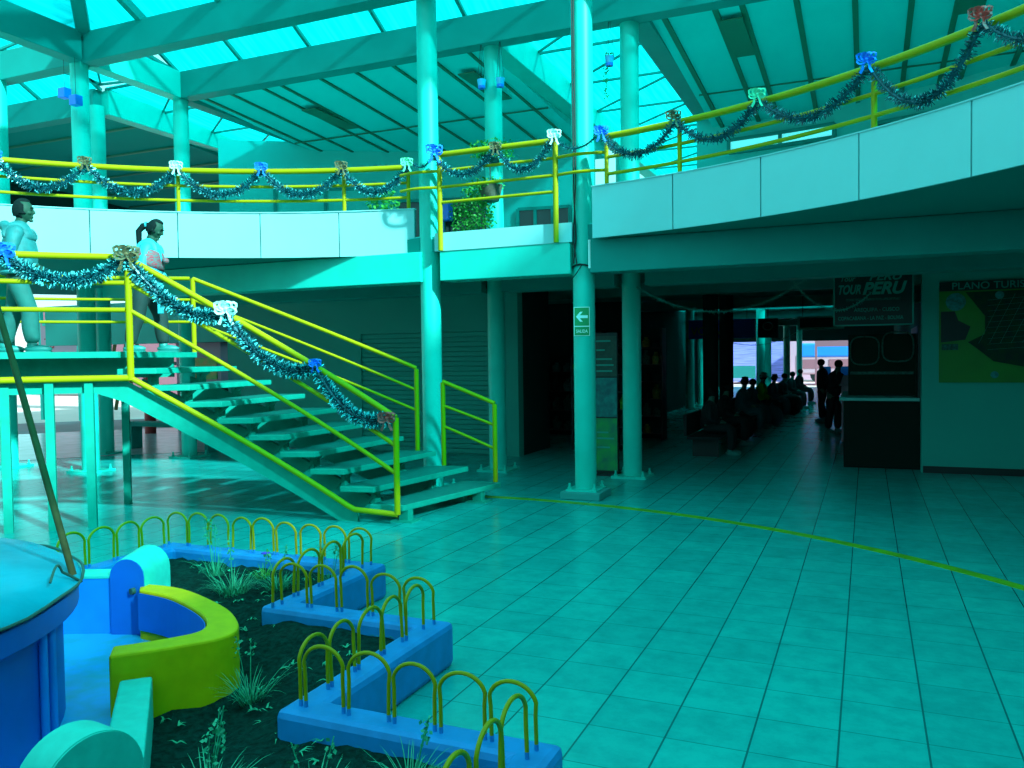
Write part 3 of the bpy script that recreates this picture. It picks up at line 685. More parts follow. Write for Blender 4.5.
# stair and landing garlands
SG = 'thick tinsel garlands on the stair rail'
sp = [(155, 2.55), (139.0, 2.60), (126.2, 2.60), (115.0, 2.05), (104.2, 1.52), (95.2, 1.03)]
sps = [Vector(pol(t_, rn-.02, z)) for t_, z in sp]
for k in range(5):
    n_ = 16; a, c = sps[k], sps[k+1]
    garland(['thick pale tinsel garland on the landing rail at the left edge', 'thick pale tinsel garland on the landing rail between the man and the woman', 'thick pale tinsel garland on the stair rail below the woman',
             'thick pale tinsel garland at the middle of the stair rail', 'thick pale tinsel garland at the bottom of the stair rail'][k], sag(a, c, (.2, .23, .20, .22, .20)[k], n_, (a+c)*0), .088, dens=1300, group=SG, tip=.5)
bow('blue and white bow on the landing rail in front of the man', sps[1]+Vector((0, 0, .03)), 'blue', .14)
bow('gold and silver bow on the corner post in front of the woman', sps[2]+Vector((0, 0, .03)), 'gold', .15)
bow('pale green bow with tails on the upper stair rail', sps[3]+Vector((0, 0, .05)), 'white', .14)
bow('small blue bow on the lower stair rail', sps[4]+Vector((0, 0, .04)), 'blue', .08)
bow('coppery red bow on the bottom post of the stair rail', sps[5]+Vector((0, 0, .0)), 'red', .11)

# ------------------------------------------------------------------ hanging pots and ferns
def blade(mb, p, az, l, w, lean, droop, n=5):
    """arching thin leaf"""
    d = Vector((math.cos(az), math.sin(az), 0)); s = Vector((-d.y, d.x, 0)); vs = []; fs = []
    for k in range(n+1):
        u = k/n; q = Vector(p)+d*(l*lean*u+l*.12*u*u)+Vector((0, 0, l*(u-droop*u*u))); ww = w*(1-u)**.7+.0004
        vs += [q-s*ww/2, q+s*ww/2]
    for k in range(n): fs.append((2*k, 2*k+1, 2*k+3, 2*k+2))
    mb.add(vs, fs)
def leafy(mb, p, r, h, n, down=False, size=.03):
    for _ in range(n):
        az = random.uniform(0, 6.283); rr_ = r*random.random()**.5; z = random.random()
        q = Vector(p)+Vector((math.cos(az)*rr_, math.sin(az)*rr_, (-h*z) if down else h*z)); a = Vector((random.uniform(-1, 1), random.uniform(-1, 1), random.uniform(-1, .4))).normalized()
        s = a.orthogonal().normalized()*size*.35; e = q+a*size; m_ = q+a*size*.5
        mb.add([q, m_+s, e, m_-s], [(0, 1, 2, 3)])
def pot(label, x, y, z, r=.062, h=.10, c='skyblue', plant=None, top=5.87):
    t = thing('hanging_pot', label, 'hanging pot', 'hanging pots', loc=(x, y, z))
    MB().lathe([(0.001, 0), (r*.75, 0), (r, h), (r*.93, h), (r*.72, .02), (.001, .02)], n=18).build('bowl', M[c], t, smooth=True)
    MB().lathe([(r*.3, -.02), (r*.8, -.02), (r*.84, .015), (r*.3, .015)], n=18).build('saucer', M['blueplastic'], t, smooth=True)
    b = MB()
    for k in range(3):
        a = k*2.09; b.tube([(r*.95*math.cos(a), r*.95*math.sin(a), h), (0, 0, h+.55)], .003, 4)
    b.tube([(0, 0, h+.55), (0, 0, top-z)], .004, 4); b.build('wire', M['black'], t)
    if plant:
        b = MB(); leafy(b, (0, 0, h), r*.9, .05, 40); leafy(b, (-.05, 0, h*.7), r*.7, plant, 90, True); b.build('trailing_plant', M['leaf'], t)
pot('sky blue pot hung at the fern column, left one of two', -4.86, 10.37, 5.30)
pot('sky blue pot hung at the fern column, right one of two', -4.58, 10.37, 5.28)
pot('blue pot with a trailing plant hung beside the rear right column', -3.04, 10.36, 5.33, plant=.5)
def boxlamp(label, x, y, z):
    t = thing('speaker_box', label, 'hanging box', 'blue hanging boxes', loc=(x, y, z))
    MB().box(-.07, .07, -.06, .06, 0, .14).build('body', M['blueplastic'], t, bevel=.012)
    MB().tube([(0, 0, .14), (0, 0, 5.87-z)], .004, 4).build('wire', M['black'], t)
boxlamp('bright blue box hanging before the hip column, upper left of a pair', -10.42, 8.35, 5.33)
boxlamp('bright blue box hanging before the hip column, lower right of a pair', -10.20, 8.35, 5.20)
t = thing('hanging_fern', 'green fern in a basket fixed high on the rear column behind the bridge rail', 'hanging plant', loc=(-4.72, 10.35, 4.32))
MB().lathe([(.001, -.1), (.1, -.08), (.14, .02), (.12, .02), (.001, -.06)], n=16).build('basket', M['darkgreen'], t, smooth=True)
b = MB()
for k in range(90): blade(b, (random.uniform(-.08, .08), random.uniform(-.08, .08), 0), random.uniform(0, 6.28), random.uniform(.25, .48), .02, random.uniform(.3, 1.0), random.uniform(.5, 1.3))
leafy(b, (0, 0, .0), .3, .22, 350, size=.045); b.build('fronds', M['leaf'], t)
t = thing('hanging_planter', 'brown basket with a long trailing green plant below the bridge railing', 'hanging plant', loc=(-4.1, 8.95, 3.55))
MB().lathe([(.001, -.12), (.1, -.11), (.15, .08), (.13, .08), (.001, -.08)], n=16).build('basket', mat('brown_basket', (.10, .12, .08), .8, vary=.4, scale=40), t, smooth=True)
MB().tube([(0, 0, .06), (0, 0, .35)], .006, 6).build('hook', M['black'], t)
b = MB(); leafy(b, (-.16, 0, .12), .20, .52, 900, True, .04); leafy(b, (-.36, -.04, -.08), .13, .42, 400, True, .04); leafy(b, (0, 0, .06), .17, .10, 150, size=.04); b.build('trailing_plant', M['leaf'], t)
t = thing('potted_plant', 'leafy plant with a blue pot upstairs at the dark opening', 'potted plant', loc=(-6.0, 9.6, 3.05))
MB().lathe([(.001, 0), (.10, 0), (.14, .3), (.12, .3), (.001, .26)], n=16).build('pot', M['blueplastic'], t, smooth=True)
b = MB(); leafy(b, (0, 0, .3), .22, .5, 260, size=.06); b.tube([(0, 0, .25), (0, 0, .6)], .012, 5); b.build('foliage', M['leaf'], t)

# ------------------------------------------------------------------ exit sign
t = thing('exit_sign', 'green and white SALIDA exit sign with a left arrow on the column', 'sign', loc=(-2.955, 8.732, 0))
az = math.atan2(-8.86, 2.92); nx, ny = math.cos(az), math.sin(az)  # toward camera
t.location = (-2.935+nx*.128-.0, 8.86+ny*.128, 2.02); t.rotation_euler = (0, 0, math.atan2(ny, nx)+math.pi/2)
def onsign(b, nm, m): return b.build(nm, M[m], t)
onsign(MB().box(-.10, .075, -.004, .004, -.20, .12), 'plate', 'white')
onsign(MB().box(-.093, .068, -.007, -.002, -.088, .113), 'arrow_field', 'signg')
onsign(MB().box(-.093, .068, -.007, -.002, -.193, -.100), 'word_field', 'signg')
b = MB(); cx, cz = -.012, .012
b.add([(cx-.065, -.010, cz), (cx-.02, -.010, cz+.055), (cx+.010, -.010, cz+.055), (cx-.022, -.010, cz+.016), (cx+.065, -.010, cz+.016), (cx+.065, -.010, cz-.016), (cx-.022, -.010, cz-.016), (cx+.010, -.010, cz-.055), (cx-.02, -.010, cz-.055)], [(0, 1, 2, 3), (0, 3, 4, 5, 6), (0, 6, 7, 8)])
onsign(b, 'arrow', 'white')
text('lettering', 'SALIDA', .05, M['white'], (-.013, -.009, -.165), (R(90), 0, 0), t, .001, .01, .78, align='CENTER')

# ------------------------------------------------------------------ tourist map on the right wall
t = thing('tourist_map', 'olive tourist map board headed PLANO TURISTICO on the right wall', 'map board', loc=(.86, 12.09, 1.19))
MB().box(0, 2.1, -.03, 0, 0, 1.30).build('board', M['mapg'], t)
MB().box(0, 2.1, -.036, -.03, 1.18, 1.30).build('title_band', M['black'], t)
text('lettering', 'PLANO TURISTICO', .125, M['banner_txt'], (.14, -.040, 1.20), (R(90), 0, 0), t, .001, 0.004, 1.06)
b = MB(); pts = [(.30, 1.16), (2.1, 1.17), (2.1, .02), (1.15, .06), (.95, .20), (.62, .27), (.45, .42), (.33, .52), (.52, .62), (.52, .85)]
b.add([(x, -.033, z) for x, z in pts], [tuple(range(len(pts)))]); b.build('street_area', M['mapd'], t)
b = MB(); pts = [(.02, .92), (.18, .92), (.22, .8), (.36, .72), (.30, .55), (.02, .52)]; b.add([(x, -.034, z) for x, z in pts], [tuple(range(6))]); b.build('lake_area', M['black'], t)
for k in range(26):
    b = MB(); x = .45+.06*k; b.beam((x, -.037, .25+.012*k if k > 8 else .5), (x+.28, -.037, 1.12), .004, .002)
    if k % 2 == 0: b.build('street_line', M['banner_txt'], t)
for k in range(10):
    z = .42+.07*k; MB().beam((.55, -.037, z), (2.08, -.037, z+.10), .004, .002).build('street_line', M['banner_txt'], t)
for nm, x, z, r_ in (('compass_disc', .19, 1.04, .115), ('emblem', .68, 1.11, .05), ('small_emblem', .63, .10, .045)):
    b = MB(); b.add([(x+r_*math.cos(a*.314), -.040, z+r_*math.sin(a*.314)) for a in range(20)], [tuple(range(20))]); b.build(nm, M['goods4'], t)
MB().beam((.12, -.043, 1.07), (.26, -.043, 1.01), .02, .002).build('compass_needle', M['black'], t)
MB().box(.03, .22, -.040, -.03, .42, .50).build('photo_inset', M['goods1'], t)

# ------------------------------------------------------------------ tour kiosk and banner
t = thing('tour_kiosk', 'dark ticket kiosk with a counter beside the right wall', 'kiosk', loc=(-.30, 12.35, 0))
MB().box(0, .96, 0, 2.0, 0, .93).build('counter_base', mat('dark_brown_counter', (.006, .014, .012), .8, spec=.1), t, bevel=.01)
MB().box(-.05, .95, -.03, 2.05, .93, .97).build('counter_top', M['offwhite'], t)
MB().box(.93, .98, 0, 2.0, .97, 1.95).build('side_panel', M['black'], t)
MB().box(.05, .93, .5, .54, .98, 1.85).build('display_board', M['cabinet'], t)
for (x, z, w, h) in ((.08, 1.42, .38, .40), (.50, 1.46, .40, .42)):
    b = MB(); b.tube([(x+w/2+w/2*math.copysign(abs(math.cos(a*.314))**.6, math.cos(a*.314)), .49, z+h/2+h/2*math.copysign(abs(math.sin(a*.314))**.6, math.sin(a*.314))) for a in range(20)], .012, 5, closed=True); b.build('poster_frame', M['goods1'], t)
MB().box(.08, .90, .488, .50, 1.28, 1.32).build('shelf_strip', M['goods1'], t)
t = thing('tour_banner', 'black hanging banner with PERU lettering above the kiosk', 'banner', loc=(-.42, 12.0, 1.95))
MB().box(0, .98, 0, .03, 0, .74).build('board', M['black'], t)
b = MB()
b.box(0, .98, -.006, 0, 0, .018); b.box(0, .98, -.006, 0, .722, .74); b.box(.962, .98, -.006, 0, 0, .74); b.box(0, .018, -.006, 0, 0, .74); b.build('border', M['banner_txt'], t)
ro = (R(90), 0, 0)
text('lettering', 'TOUR', .17, M['banner_txt'], (.05, -.006, .43), ro, t, .002, .03, .62, .3)
text('lettering', 'Tour', .10, M['banner_txt'], (.08, -.006, .60), ro, t, .002, .01, .9, .3)
text('lettering', 'PERU', .22, M['banner_txt'], (.36, -.006, .42), ro, t, .002, .035, .98, .3)
text('lettering', 'PERU', .14, M['banner_txt'], (.44, -.006, .60), ro, t, .002, .02, 1.2, .3)
MB().box(.16, .82, -.006, 0, .335, .365).build('faint_text_strip', M['goods1'], t)
text('lettering', 'AREQUIPA - CUSCO', .068, M['banner_txt'], (.26, -.006, .19), ro, t, .002, .01, .9)
text('lettering', 'COPACABANA - LA PAZ - BOLIVIA', .068, M['banner_txt'], (.06, -.006, .08), ro, t, .002, .01, .76)
MB().tube([(.1, .015, .74), (.1, .015, .925)], .006, 5).build('hanger', M['black'], t); MB().tube([(.85, .015, .74), (.85, .015, .925)], .006, 5).build('hanger', M['black'], t)
# paper chains
garland('pale paper chain drooping from the corridor ceiling beside the banner', sag((-.95, 11.8, 2.62), (.05, 11.8, 2.38), .33), .035, dens=300, group='paper chains', core='banner_txt', m2='offwhite')
garland('long dim paper chain drooping across the corridor mouth', sag((-2.72, 10.40, 2.47), (-.75, 11.8, 2.60), .38), .035, dens=300, group='paper chains', core='banner_txt', m2='offwhite')
garland('far paper chain drooping deep in the corridor', sag((-3.5, 19.5, 2.15), (-1.2, 21, 2.35), .45), .03, dens=200, group='paper chains', core='banner_txt', m2='offwhite')

# ------------------------------------------------------------------ poster stand
t = thing('poster_stand', 'tall narrow poster stand with brown, pale and green panels behind the exit sign column', 'poster stand', loc=(-3.21, 10.62, 0))
MB().box(-.17, .17, -.02, .02, .03, 1.90).build('frame', M['black'], t)
MB().box(-.16, .16, -.026, -.02, 1.32, 1.86).build('brown_poster', mat('brown_poster', (.03, .07, .055), .6, vary=.3, scale=20), t)
MB().box(-.16, .16, -.026, -.02, .78, 1.30).build('pale_poster', mat('pale_teal_poster', (.005, .22, .21), .6, col2=(.01, .10, .12), scale=12), t)
MB().box(-.16, .16, -.026, -.02, .06, .76).build('green_poster', mat('green_poster', (.01, .32, .06), .6, col2=(.01, .16, .10), scale=7), t)
for z, w in ((1.78, .20), (1.66, .12), (1.54, .22), (1.46, .24), (1.38, .22)): MB().box(-.12, -.12+w, -.029, -.026, z, z+.022).build('text_strip', M['banner_txt'], t)
for z, w in ((.56, .16), (.48, .24), (.36, .18)): MB().box(-.12, -.12+w, -.029, -.026, z, z+.022).build('text_strip', M['banner_txt'], t)
MB().box(-.2, .2, -.14, .14, 0, .03).build('foot', M['black'], t)

# ------------------------------------------------------------------ dim shop: shelves with goods
def shelf_unit(label, x, y, w, h, rz=0, ms=('goods1', 'goods4'), n=5, seed=1, per=9):
    rnd = random.Random(seed)
    t = thing('display_shelf', label, 'shelf', 'dim shop shelves', loc=(x, y, 0), rz=rz)
    MB().box(0, .03, 0, .35, 0, h).build('side_panel', M['black'], t); MB().box(w-.03, w, 0, .35, 0, h).build('side_panel', M['black'], t); MB().box(0, w, .34, .36, 0, h).build('back_panel', M['darkgreen'], t)
    for k in range(n): MB().box(0, w, 0, .35, .1+k*(h-.15)/n, .12+k*(h-.15)/n).build('board', M['black'], t)
    for k in range(n):
        for j in range(per):
            ww = w/per*.8; xx = .04+j*(w-.08)/per; hh = (h-.15)/n*rnd.uniform(.4, .85); z0 = .12+k*(h-.15)/n
            b = MB(); b.lathe([(.001, z0), (ww*.45, z0), (ww*.5, z0+hh*.6), (ww*.2, z0+hh*.85), (ww*.22, z0+hh), (.001, z0+hh)], c=(xx+ww/2, .15), n=8)
            o = b.build('souvenir', M[ms[rnd.randrange(len(ms))]])
            c, s = math.cos(rz), math.sin(rz); o.location = (x, y, 0); o.rotation_euler = (0, 0, rz)
            tag(o, 'small souvenir standing on the '+label, 'souvenir', 'souvenirs on the '+label)
shelf_unit('shelf at the left of the dark shop opening', -6.6, 15.5, 1.5, 1.7, 0, ('goods1', 'goods1', 'goods4', 'darkgreen'), 4, 1, 6)
shelf_unit('shelf behind the exit sign column with lime goods', -4.6, 13.2, 1.0, 1.6, 0, ('goods1', 'goods2', 'goods4', 'darkgreen'), 5, 2, 6)
shelf_unit('corridor shelf behind the seated travellers', -4.7, 15.2, 1.2, 2.1, 0, ('goods1', 'goods3', 'goods4', 'darkgreen'), 6, 3, 6)
b = MB(); b.box(-6.15, -5.65, 14.4, 14.42, 1.20, 1.52); b.tube([(-6.1, 14.41, 1.2), (-6.1, 14.41, 0)], .01, 5); b.tube([(-5.7, 14.41, 1.2), (-5.7, 14.41, 0)], .01, 5)
tag(b.build('notice_board', M['goods4']), 'small pale notice board standing in the dark shop', 'notice board')
for x, y, z, r_, lab in ((-6.45, 14.6, 1.92, .035, 'bright white bulb glowing in the dark shop'), (-5.9, 14.5, 2.30, .015, 'tiny ceiling bulb deep in the dark shop')):
    t = thing('light_bulb', lab, 'light bulb', loc=(x, y, z)); MB().ball((0, 0, 0), r_).build('glass', M['lamp'], t, smooth=True)
    MB().tube([(0, 0, r_), (0, 0, 2.87-z)], .005, 5).build('wire', M['black'], t)
b = MB(); b.beam((-4.5, 13.05, 1.42), (-4.05, 13.05, 1.42), .05, .07); b.ball((-4.3, 13.05, 1.47), .03); b.box(-4.3, -4.27, 13.03, 13.06, 0, 1.40)
tag(b.build('lime_banner', M['goods2']), 'lime green sign strip glowing dimly in the shop', 'sign')

# corridor signs
t = thing('blue_sign', 'blue lettered sign hanging deep in the corridor', 'sign', loc=(-4.35, 22.0, 2.0))
MB().box(0, 1.7, 0, .04, 0, .50).build('board', M['blueplastic'], t); text('lettering', 'VOSA', .30, M['offwhite'], (.06, -.01, .10), ro, t, .002)
MB().tube([(.2, .02, .5), (.2, .02, .88)], .01, 5).build('hanger', M['black'], t); MB().tube([(1.5, .02, .5), (1.5, .02, .88)], .01, 5).build('hanger', M['black'], t)
t = thing('black_sign', 'black sign with a pale round emblem deep in the corridor', 'sign', loc=(-2.60, 22.2, 2.0))
MB().box(0, .50, 0, .04, 0, .50).build('board', M['black'], t); b = MB(); b.tube([(.25+.12*math.cos(a*.4), -.01, .30+.10*math.sin(a*.4)) for a in range(16)], .02, 5, closed=True); b.build('emblem', M['offwhite'], t)
MB().tube([(.25, .02, .5), (.25, .02, .88)], .01, 5).build('hanger', M['black'], t)
t = thing('grey_sign', 'dim grey framed sign under the corridor ceiling', 'sign', loc=(-1.25, 17.0, 2.05))
MB().box(0, .85, 0, .04, 0, .26).build('board', M['wall'], t); MB().box(.05, .80, -.005, 0, .04, .22).build('inset', M['darkgreen'], t)
MB().tube([(.1, .02, .26), (.1, .02, .83)], .01, 5).build('hanger', M['black'], t)

# ------------------------------------------------------------------ outdoors seen through the gaps
b = MB(); b.box(-12, -4.2, 48, 50, 0, 4.5); tag(b.build('outdoor_building', M['paleblue'], ), 'pale blue shuttered building beyond the left part of the corridor end', 'building')
b = MB(); b.box(-7.3, -5.4, 45, 45.1, .3, .95); b.box(-7.2, -7.1, 45, 45.1, 0, .3); b.box(-5.6, -5.5, 45, 45.1, 0, .3); tag(b.build('turquoise_board', M['goods4']), 'bright turquoise board outside the corridor end', 'board')
t = thing('blue_bus', 'blue and white bus parked beyond the bright end of the corridor', 'bus', loc=(-3.5, 46, 0))
MB().box(0, 7, 0, 2.4, .45, 1.5).build('body', M['paleout'], t, bevel=.1); MB().box(0.1, 6.9, -.05, 2.3, 1.35, 2.1).build('roof', M['bluetarp'], t, bevel=.1)
for k in range(5): MB().box(.4+k*1.3, 1.4+k*1.3, -.03, 0, .8, 1.25).build('window', M['pinkout'], t)
for x in (1.2, 5.6):
    o = MB().tube([(x, .05, .45), (x, .35, .45)], .45, 16).build('wheel', M['black'], t)
b = MB(); b.box(-9, 14, 52, 54, 0, 6); tag(b.build('outdoor_building', M['paleout']), 'pale building across the street beyond the corridor', 'building')
b = MB(); b.box(-2.4, -.6, 44, 44.2, 1.9, 3.2); b.box(-2.4, -2.3, 44, 44.2, 0, 1.9); b.box(-.7, -.6, 44, 44.2, 0, 1.9)
tag(b.build('street_sign', M['pinkout']), 'dull pink signboard on two posts beyond the corridor end', 'signboard')
for k, (x, y) in enumerate(((-.9, 39.2), (-.35, 39.6), (-1.7, 38.8))):
    t = thing('waiting_chair', ['blue chair back near the middle of the corridor end', 'blue chair at the right of the corridor end', 'blue chair left at the corridor end'][k], 'chair', 'chairs at the corridor end', loc=(x, y, 0))
    MB().box(-.24, .24, -.22, .22, .42, .47).build('seat', M['bluetarp'], t, bevel=.02); MB().box(-.24, .24, .20, .25, .5, .98).build('backrest', M['bluetarp'], t, bevel=.05)
    for sx in (-1, 1):
        for sy in (-1, 1): MB().tube([(sx*.2, sy*.18, 0), (sx*.2, sy*.18, .42)], .015, 6).build('leg', M['black'], t)
# left gap: kiosk, posts, walls
t = thing('white_kiosk', 'white kiosk with an orange poster seen through the gap under the stairs', 'kiosk', loc=(-14.3, 14.3, 0))
MB().box(-.2, 1.1, 0, .6, 1.1, 2.0).build('body', M['paleout'], t); MB().box(-.2, 1.1, 0, .6, 0, 1.1).build('base', M['black'], t); MB().box(.25, 1.0, -.03, 0, 1.18, 1.66).build('poster', M['orange'], t); MB().box(-.3, 1.2, -.1, .7, 2.0, 2.12).build('roof', M['black'], t)
t = thing('dark_stall', 'dark low stall beyond the stair treads', 'stall', loc=(-14.2, 15.2, 0))
MB().box(-1.2, .6, 0, .8, 0, 1.5).build('body', M['darkgreen'], t); MB().box(-1.3, .7, -.1, .9, 1.5, 1.58).build('top', M['black'], t)
b = MB(); b.tube([(-14.6, 13.6, 0), (-14.6, 13.6, 1.45)], .12, 14); tag(b.build('red_post', M['red'], smooth=True), 'red post standing beyond the landing leg', 'post')
t = thing('low_bench', 'low teal bench on the pinkish floor under the stairs', 'bench', loc=(-11.4, 11.2, 0))
MB().box(-1.1, .9, -.15, .15, .42, .50).build('seat', M['teal_beam'], t)
for x in (-1.0, .8): MB().box(x-.04, x+.04, -.12, .12, 0, .42).build('leg', M['teal_beam'], t)
t = thing('signboard', 'white signboard with red letters seen behind the man on the landing', 'signboard', loc=(-21.2, 16.0, 0))
MB().box(0, 1.4, 0, .1, 1.75, 2.75).build('board', M['paleout'], t); MB().box(-.1, 0, 0, .1, 0, 3.1).build('post', M['teal'], t); MB().box(1.4, 1.5, 0, .1, 0, 3.1).build('post', M['teal'], t)
text('lettering', 'TU', .40, M['red'], (.15, -.01, 2.0), ro, t, .002, 0, .8); MB().box(.1, 1.3, -.02, 0, 2.62, 2.74).build('stripe', M['teal'], t)
b = MB(); b.box(-40, -14, 30, 31, 0, 4.5); b.box(-60, -30, 6, 7, 0, 3.5)
tag(b.build('outdoor_wall', M['pinkout']), 'pinkish walls far outside at the left', 'wall')
b = MB()
for k in range(4): b.tube([(-24+k*.5, 20, 0), (-23.4+k*.5, 20, 2.4)], .06, 6)
b.box(-24.3, -22, 19.9, 20.1, 1.2, 1.3); tag(b.build('wooden_fence', M['wood']), 'slanting wooden poles outdoors at the left', 'fence')
t = thing('door_column', 'dark column with a pale rim at the left edge under the landing', 'column', loc=(-15.4, 10.2, 0))
MB().tube([(0, 0, 0), (0, 0, 2.87)], .13, 16).build('shaft', M['darkgreen'], t, smooth=True); MB().tube([(.3, 0, 0), (.3, 0, 2.87)], .03, 8).build('pipe', M['pinkout'], t)

# ------------------------------------------------------------------ planter border, soil, hoops
PX, PY = -3.9, 1.78
def stair_poly(o):
    q = [(.95-o, 2.92-o), (.95-o, 2.0-o), (1.93-o, 2.0-o), (1.93-o, .93-o), (2.92-o, .93-o)]
    # concave steps: offset inwards
    full = list(q); full += [(x, -y) for x, y in reversed(q)]; full += [(-x, -y) for x, y in q]; full += [(-x, y) for x, y in reversed(q)]
    return [(PX+x, PY+y) for x, y in full]
W = .16
outer, inner = stair_poly(0), stair_poly(W)
n = len(outer); v = []; f = []
for (x, y), (xi, yi) in zip(outer, inner): v += [(x, y, 0), (x, y, .23), (xi, yi, .23), (xi, yi, 0)]
for i in range(n):
    j = (i+1) % n
    for k in range(4): f.append((i*4+k, i*4+(k+1) % 4, j*4+(k+1) % 4, j*4+k))
b = MB(); b.add(v, f); pw = b.build('planter_border', M['blue'], loc=(PX, PY, 0), bevel=.03)
tag(pw, 'low blue zigzag planter border around the flower bed', 'planter border')
# soil as displaced grid clipped to the bed
mid = stair_poly(W-.01)
def inside(x, y, P=mid):
    c = False; j = len(P)-1
    for i in range(len(P)):
        if (P[i][1] > y) != (P[j][1] > y) and x < (P[j][0]-P[i][0])*(y-P[i][1])/(P[j][1]-P[i][1])+P[i][0]: c = not c
        j = i
    return c
from mathutils import noise as mn
b = MB(); st_ = .055; gx = int(5.9/st_); idx = {}; vs = []; fs = []
def sv(i, j):
    if (i, j) not in idx:
        x, y = PX-2.95+i*st_, PY-2.95+j*st_; idx[(i, j)] = len(vs)
        vs.append((x, y, .055+.10*min(1, max(0, (math.hypot(x+4.0, y-1.6)-1.85)/.45))+.03*mn.noise(Vector((x*3, y*3, 0)))+.03*mn.noise(Vector((x*11, y*11, 3)))))
    return idx[(i, j)]
BASIN = [(-4.8, 2.9), (-3.85, 3.33), (-3.42, 3.30), (-3.05, 3.16), (-2.83, 3.0), (-2.77, 2.86), (-2.86, 2.68), (-2.97, 2.52), (-2.2, 1.72), (-2.3, 1.5), (-4.8, 1.5)]
for i in range(gx):
    for j in range(gx):
        x, y = PX-2.95+(i+.5)*st_, PY-2.95+(j+.5)*st_
        if inside(x, y) and not inside(x, y, BASIN): fs.append((sv(i, j), sv(i+1, j), sv(i+1, j+1), sv(i, j+1)))
b.add(vs, fs); tag(b.build('planter_soil', M['soil'], smooth=True), 'dark crumbly soil of the flower bed inside the blue border', 'soil', kind='stuff')

# hoops: one, then copies
hm = MB(); hw = .092
hm.cur = 1; hm.tube([(-hw, 0, 0), (-hw, 0, .03)], .0085, 8); hm.tube([(hw, 0, 0), (hw, 0, .03)], .0085, 8)
hm.cur = 0
hm.tube([(-hw, 0, .028), (-hw, 0, .14)]+[(-(hw+.006)*math.cos(math.pi*k/14), 0, .165+.085*math.sin(math.pi*k/14)) for k in range(1, 14)]+[(hw, 0, .14), (hw, 0, .028)], .0082, 8)
hoop0 = hm.build('garden_hoop', [M['hoop'], M['blue']], smooth=True); hoop_used = False
def hoops(a, c, n, where, e0=.0, e1=.0):
    global hoop_used
    a = Vector((*a, .225)); c = Vector((*c, .225)); d = (c-a); L = d.length; d.normalize(); pitch = L/n
    ords = ['first', 'second', 'third', 'fourth', 'fifth', 'sixth', 'seventh', 'eighth', 'ninth', 'tenth']
    for k in range(n):
        p = a+d*pitch*(k+.5)
        h = hoop0 if not hoop_used else hoop0.copy()
        if hoop_used: COL.objects.link(h)
        hoop_used = True
        h.location = p; h.rotation_euler = (random.uniform(-.05, .05), 0, math.atan2(d.y, d.x)+random.uniform(-.07, .07)); s_ = pitch/(2*hw)*.86
        h.scale = (s_, 1, random.uniform(.95, 1.05))
        tag(h, ords[k]+' lime wire hoop '+where, 'garden hoop', 'lime wire hoops on the blue border')
h_ = .085
X = [PX+v_ for v_ in (.95, 1.93, 2.92)]; Y = [PY+v_ for v_ in (2.92, 2.0, .93)]
XL = PX-.95
hoops((XL+.04, Y[0]-h_), (X[0]-.06, Y[0]-h_), 9, 'from the left on the far edge of the flower bed')
hoops((XL+h_, Y[0]-.15), (XL+h_, Y[1]-.12), 4, 'from the far corner along the left step of the bed')
hoops((X[0]-h_, Y[0]-.16), (X[0]-h_, Y[1]-.16), 4, 'from the back on the step below the stair foot')
hoops((X[0]-h_+.01, Y[1]-h_), (X[1]-.06, Y[1]-h_), 5, 'from the left on the middle ledge of the border')
hoops((X[1]-h_, Y[1]-.16), (X[1]-h_, Y[2]-.10), 5, 'from the back on the slanting middle arm of the border')
hoops((X[1]-h_+.01, Y[2]-h_), (X[2]-.06, Y[2]-h_), 5, 'from the left on the nearest ledge of the border')
hoops((X[2]-h_, Y[2]-.14), (X[2]-h_, Y[2]-.78), 3, 'from the corner on the arm running out of the photo bottom')

# plants
def tuft(label, x, y, h, n, sp=.1, m='grass', w=.008, stalks=2, flower=None):
    t = thing('grass_tuft', label, 'plant', 'tufts in the flower bed', loc=(x, y, .05+.09*min(1, max(0, (math.hypot(x+4.0, y-1.6)-1.85)/.45)))); b = MB()
    for _ in range(n):
        a = random.uniform(0, 6.28); q = random.random()**.6*sp*.35
        blade(b, (math.cos(a)*q, math.sin(a)*q, 0), a+random.uniform(-.5, .5), h*random.uniform(.35, .85), w, random.uniform(.1, .8), random.uniform(.2, .75))
    b.build('blades', M[m], t)
    for k in range(stalks):
        b = MB(); a = random.uniform(0, 6.28); hh = h*random.uniform(.9, 1.25); dx, dy = math.cos(a)*.04, math.sin(a)*.04
        b.tube([(dx*.3, dy*.3, 0), (dx, dy, hh*.6), (dx*1.7, dy*1.7, hh)], .0022, 4); leafy(b, (dx*1.4, dy*1.4, hh*.7), .015, hh*.3, 14, size=.02)
        b.build('stalk', M[m], t)
    if flower:
        b = MB()
        for k in range(5):
            a = k*1.257; b.ball((.02+.018*math.cos(a), .018*math.sin(a), h*.95), .013, .013, .006, 6, 4)
        b.build('flower', M['flower'], t)
tuft('tall bright grass tuft at the bottom of the photo beside the mint wall', -1.98, 2.02, .34, 110, .22, w=.007, stalks=4)
tuft('medium grass tuft at the foot of the yellow wall', -2.52, 2.86, .25, 90, .14, w=.005)
tuft('grass tuft at the bottom edge between the mint wall and the nearest ledge', -1.62, 2.12, .24, 60, .18, w=.007)
tuft('grass tuft beneath the nearest blue ledge', -1.42, 2.38, .22, 80, .15, w=.005)
tuft('bushy grass tuft near the mint drum behind the yellow wall', -3.62, 3.98, .30, 170, .24, w=.005)
tuft('grass tuft on the far left of the bed close to the border', -4.02, 4.26, .34, 80, .14, w=.005, stalks=4)
tuft('pale spiky tuft in the middle of the far bed', -3.40, 4.14, .25, 130, .18, w=.005)
tuft('small plant with a violet flower near the far border', -3.65, 4.30, .20, 50, .1, 'leaf', .010, 1, True)
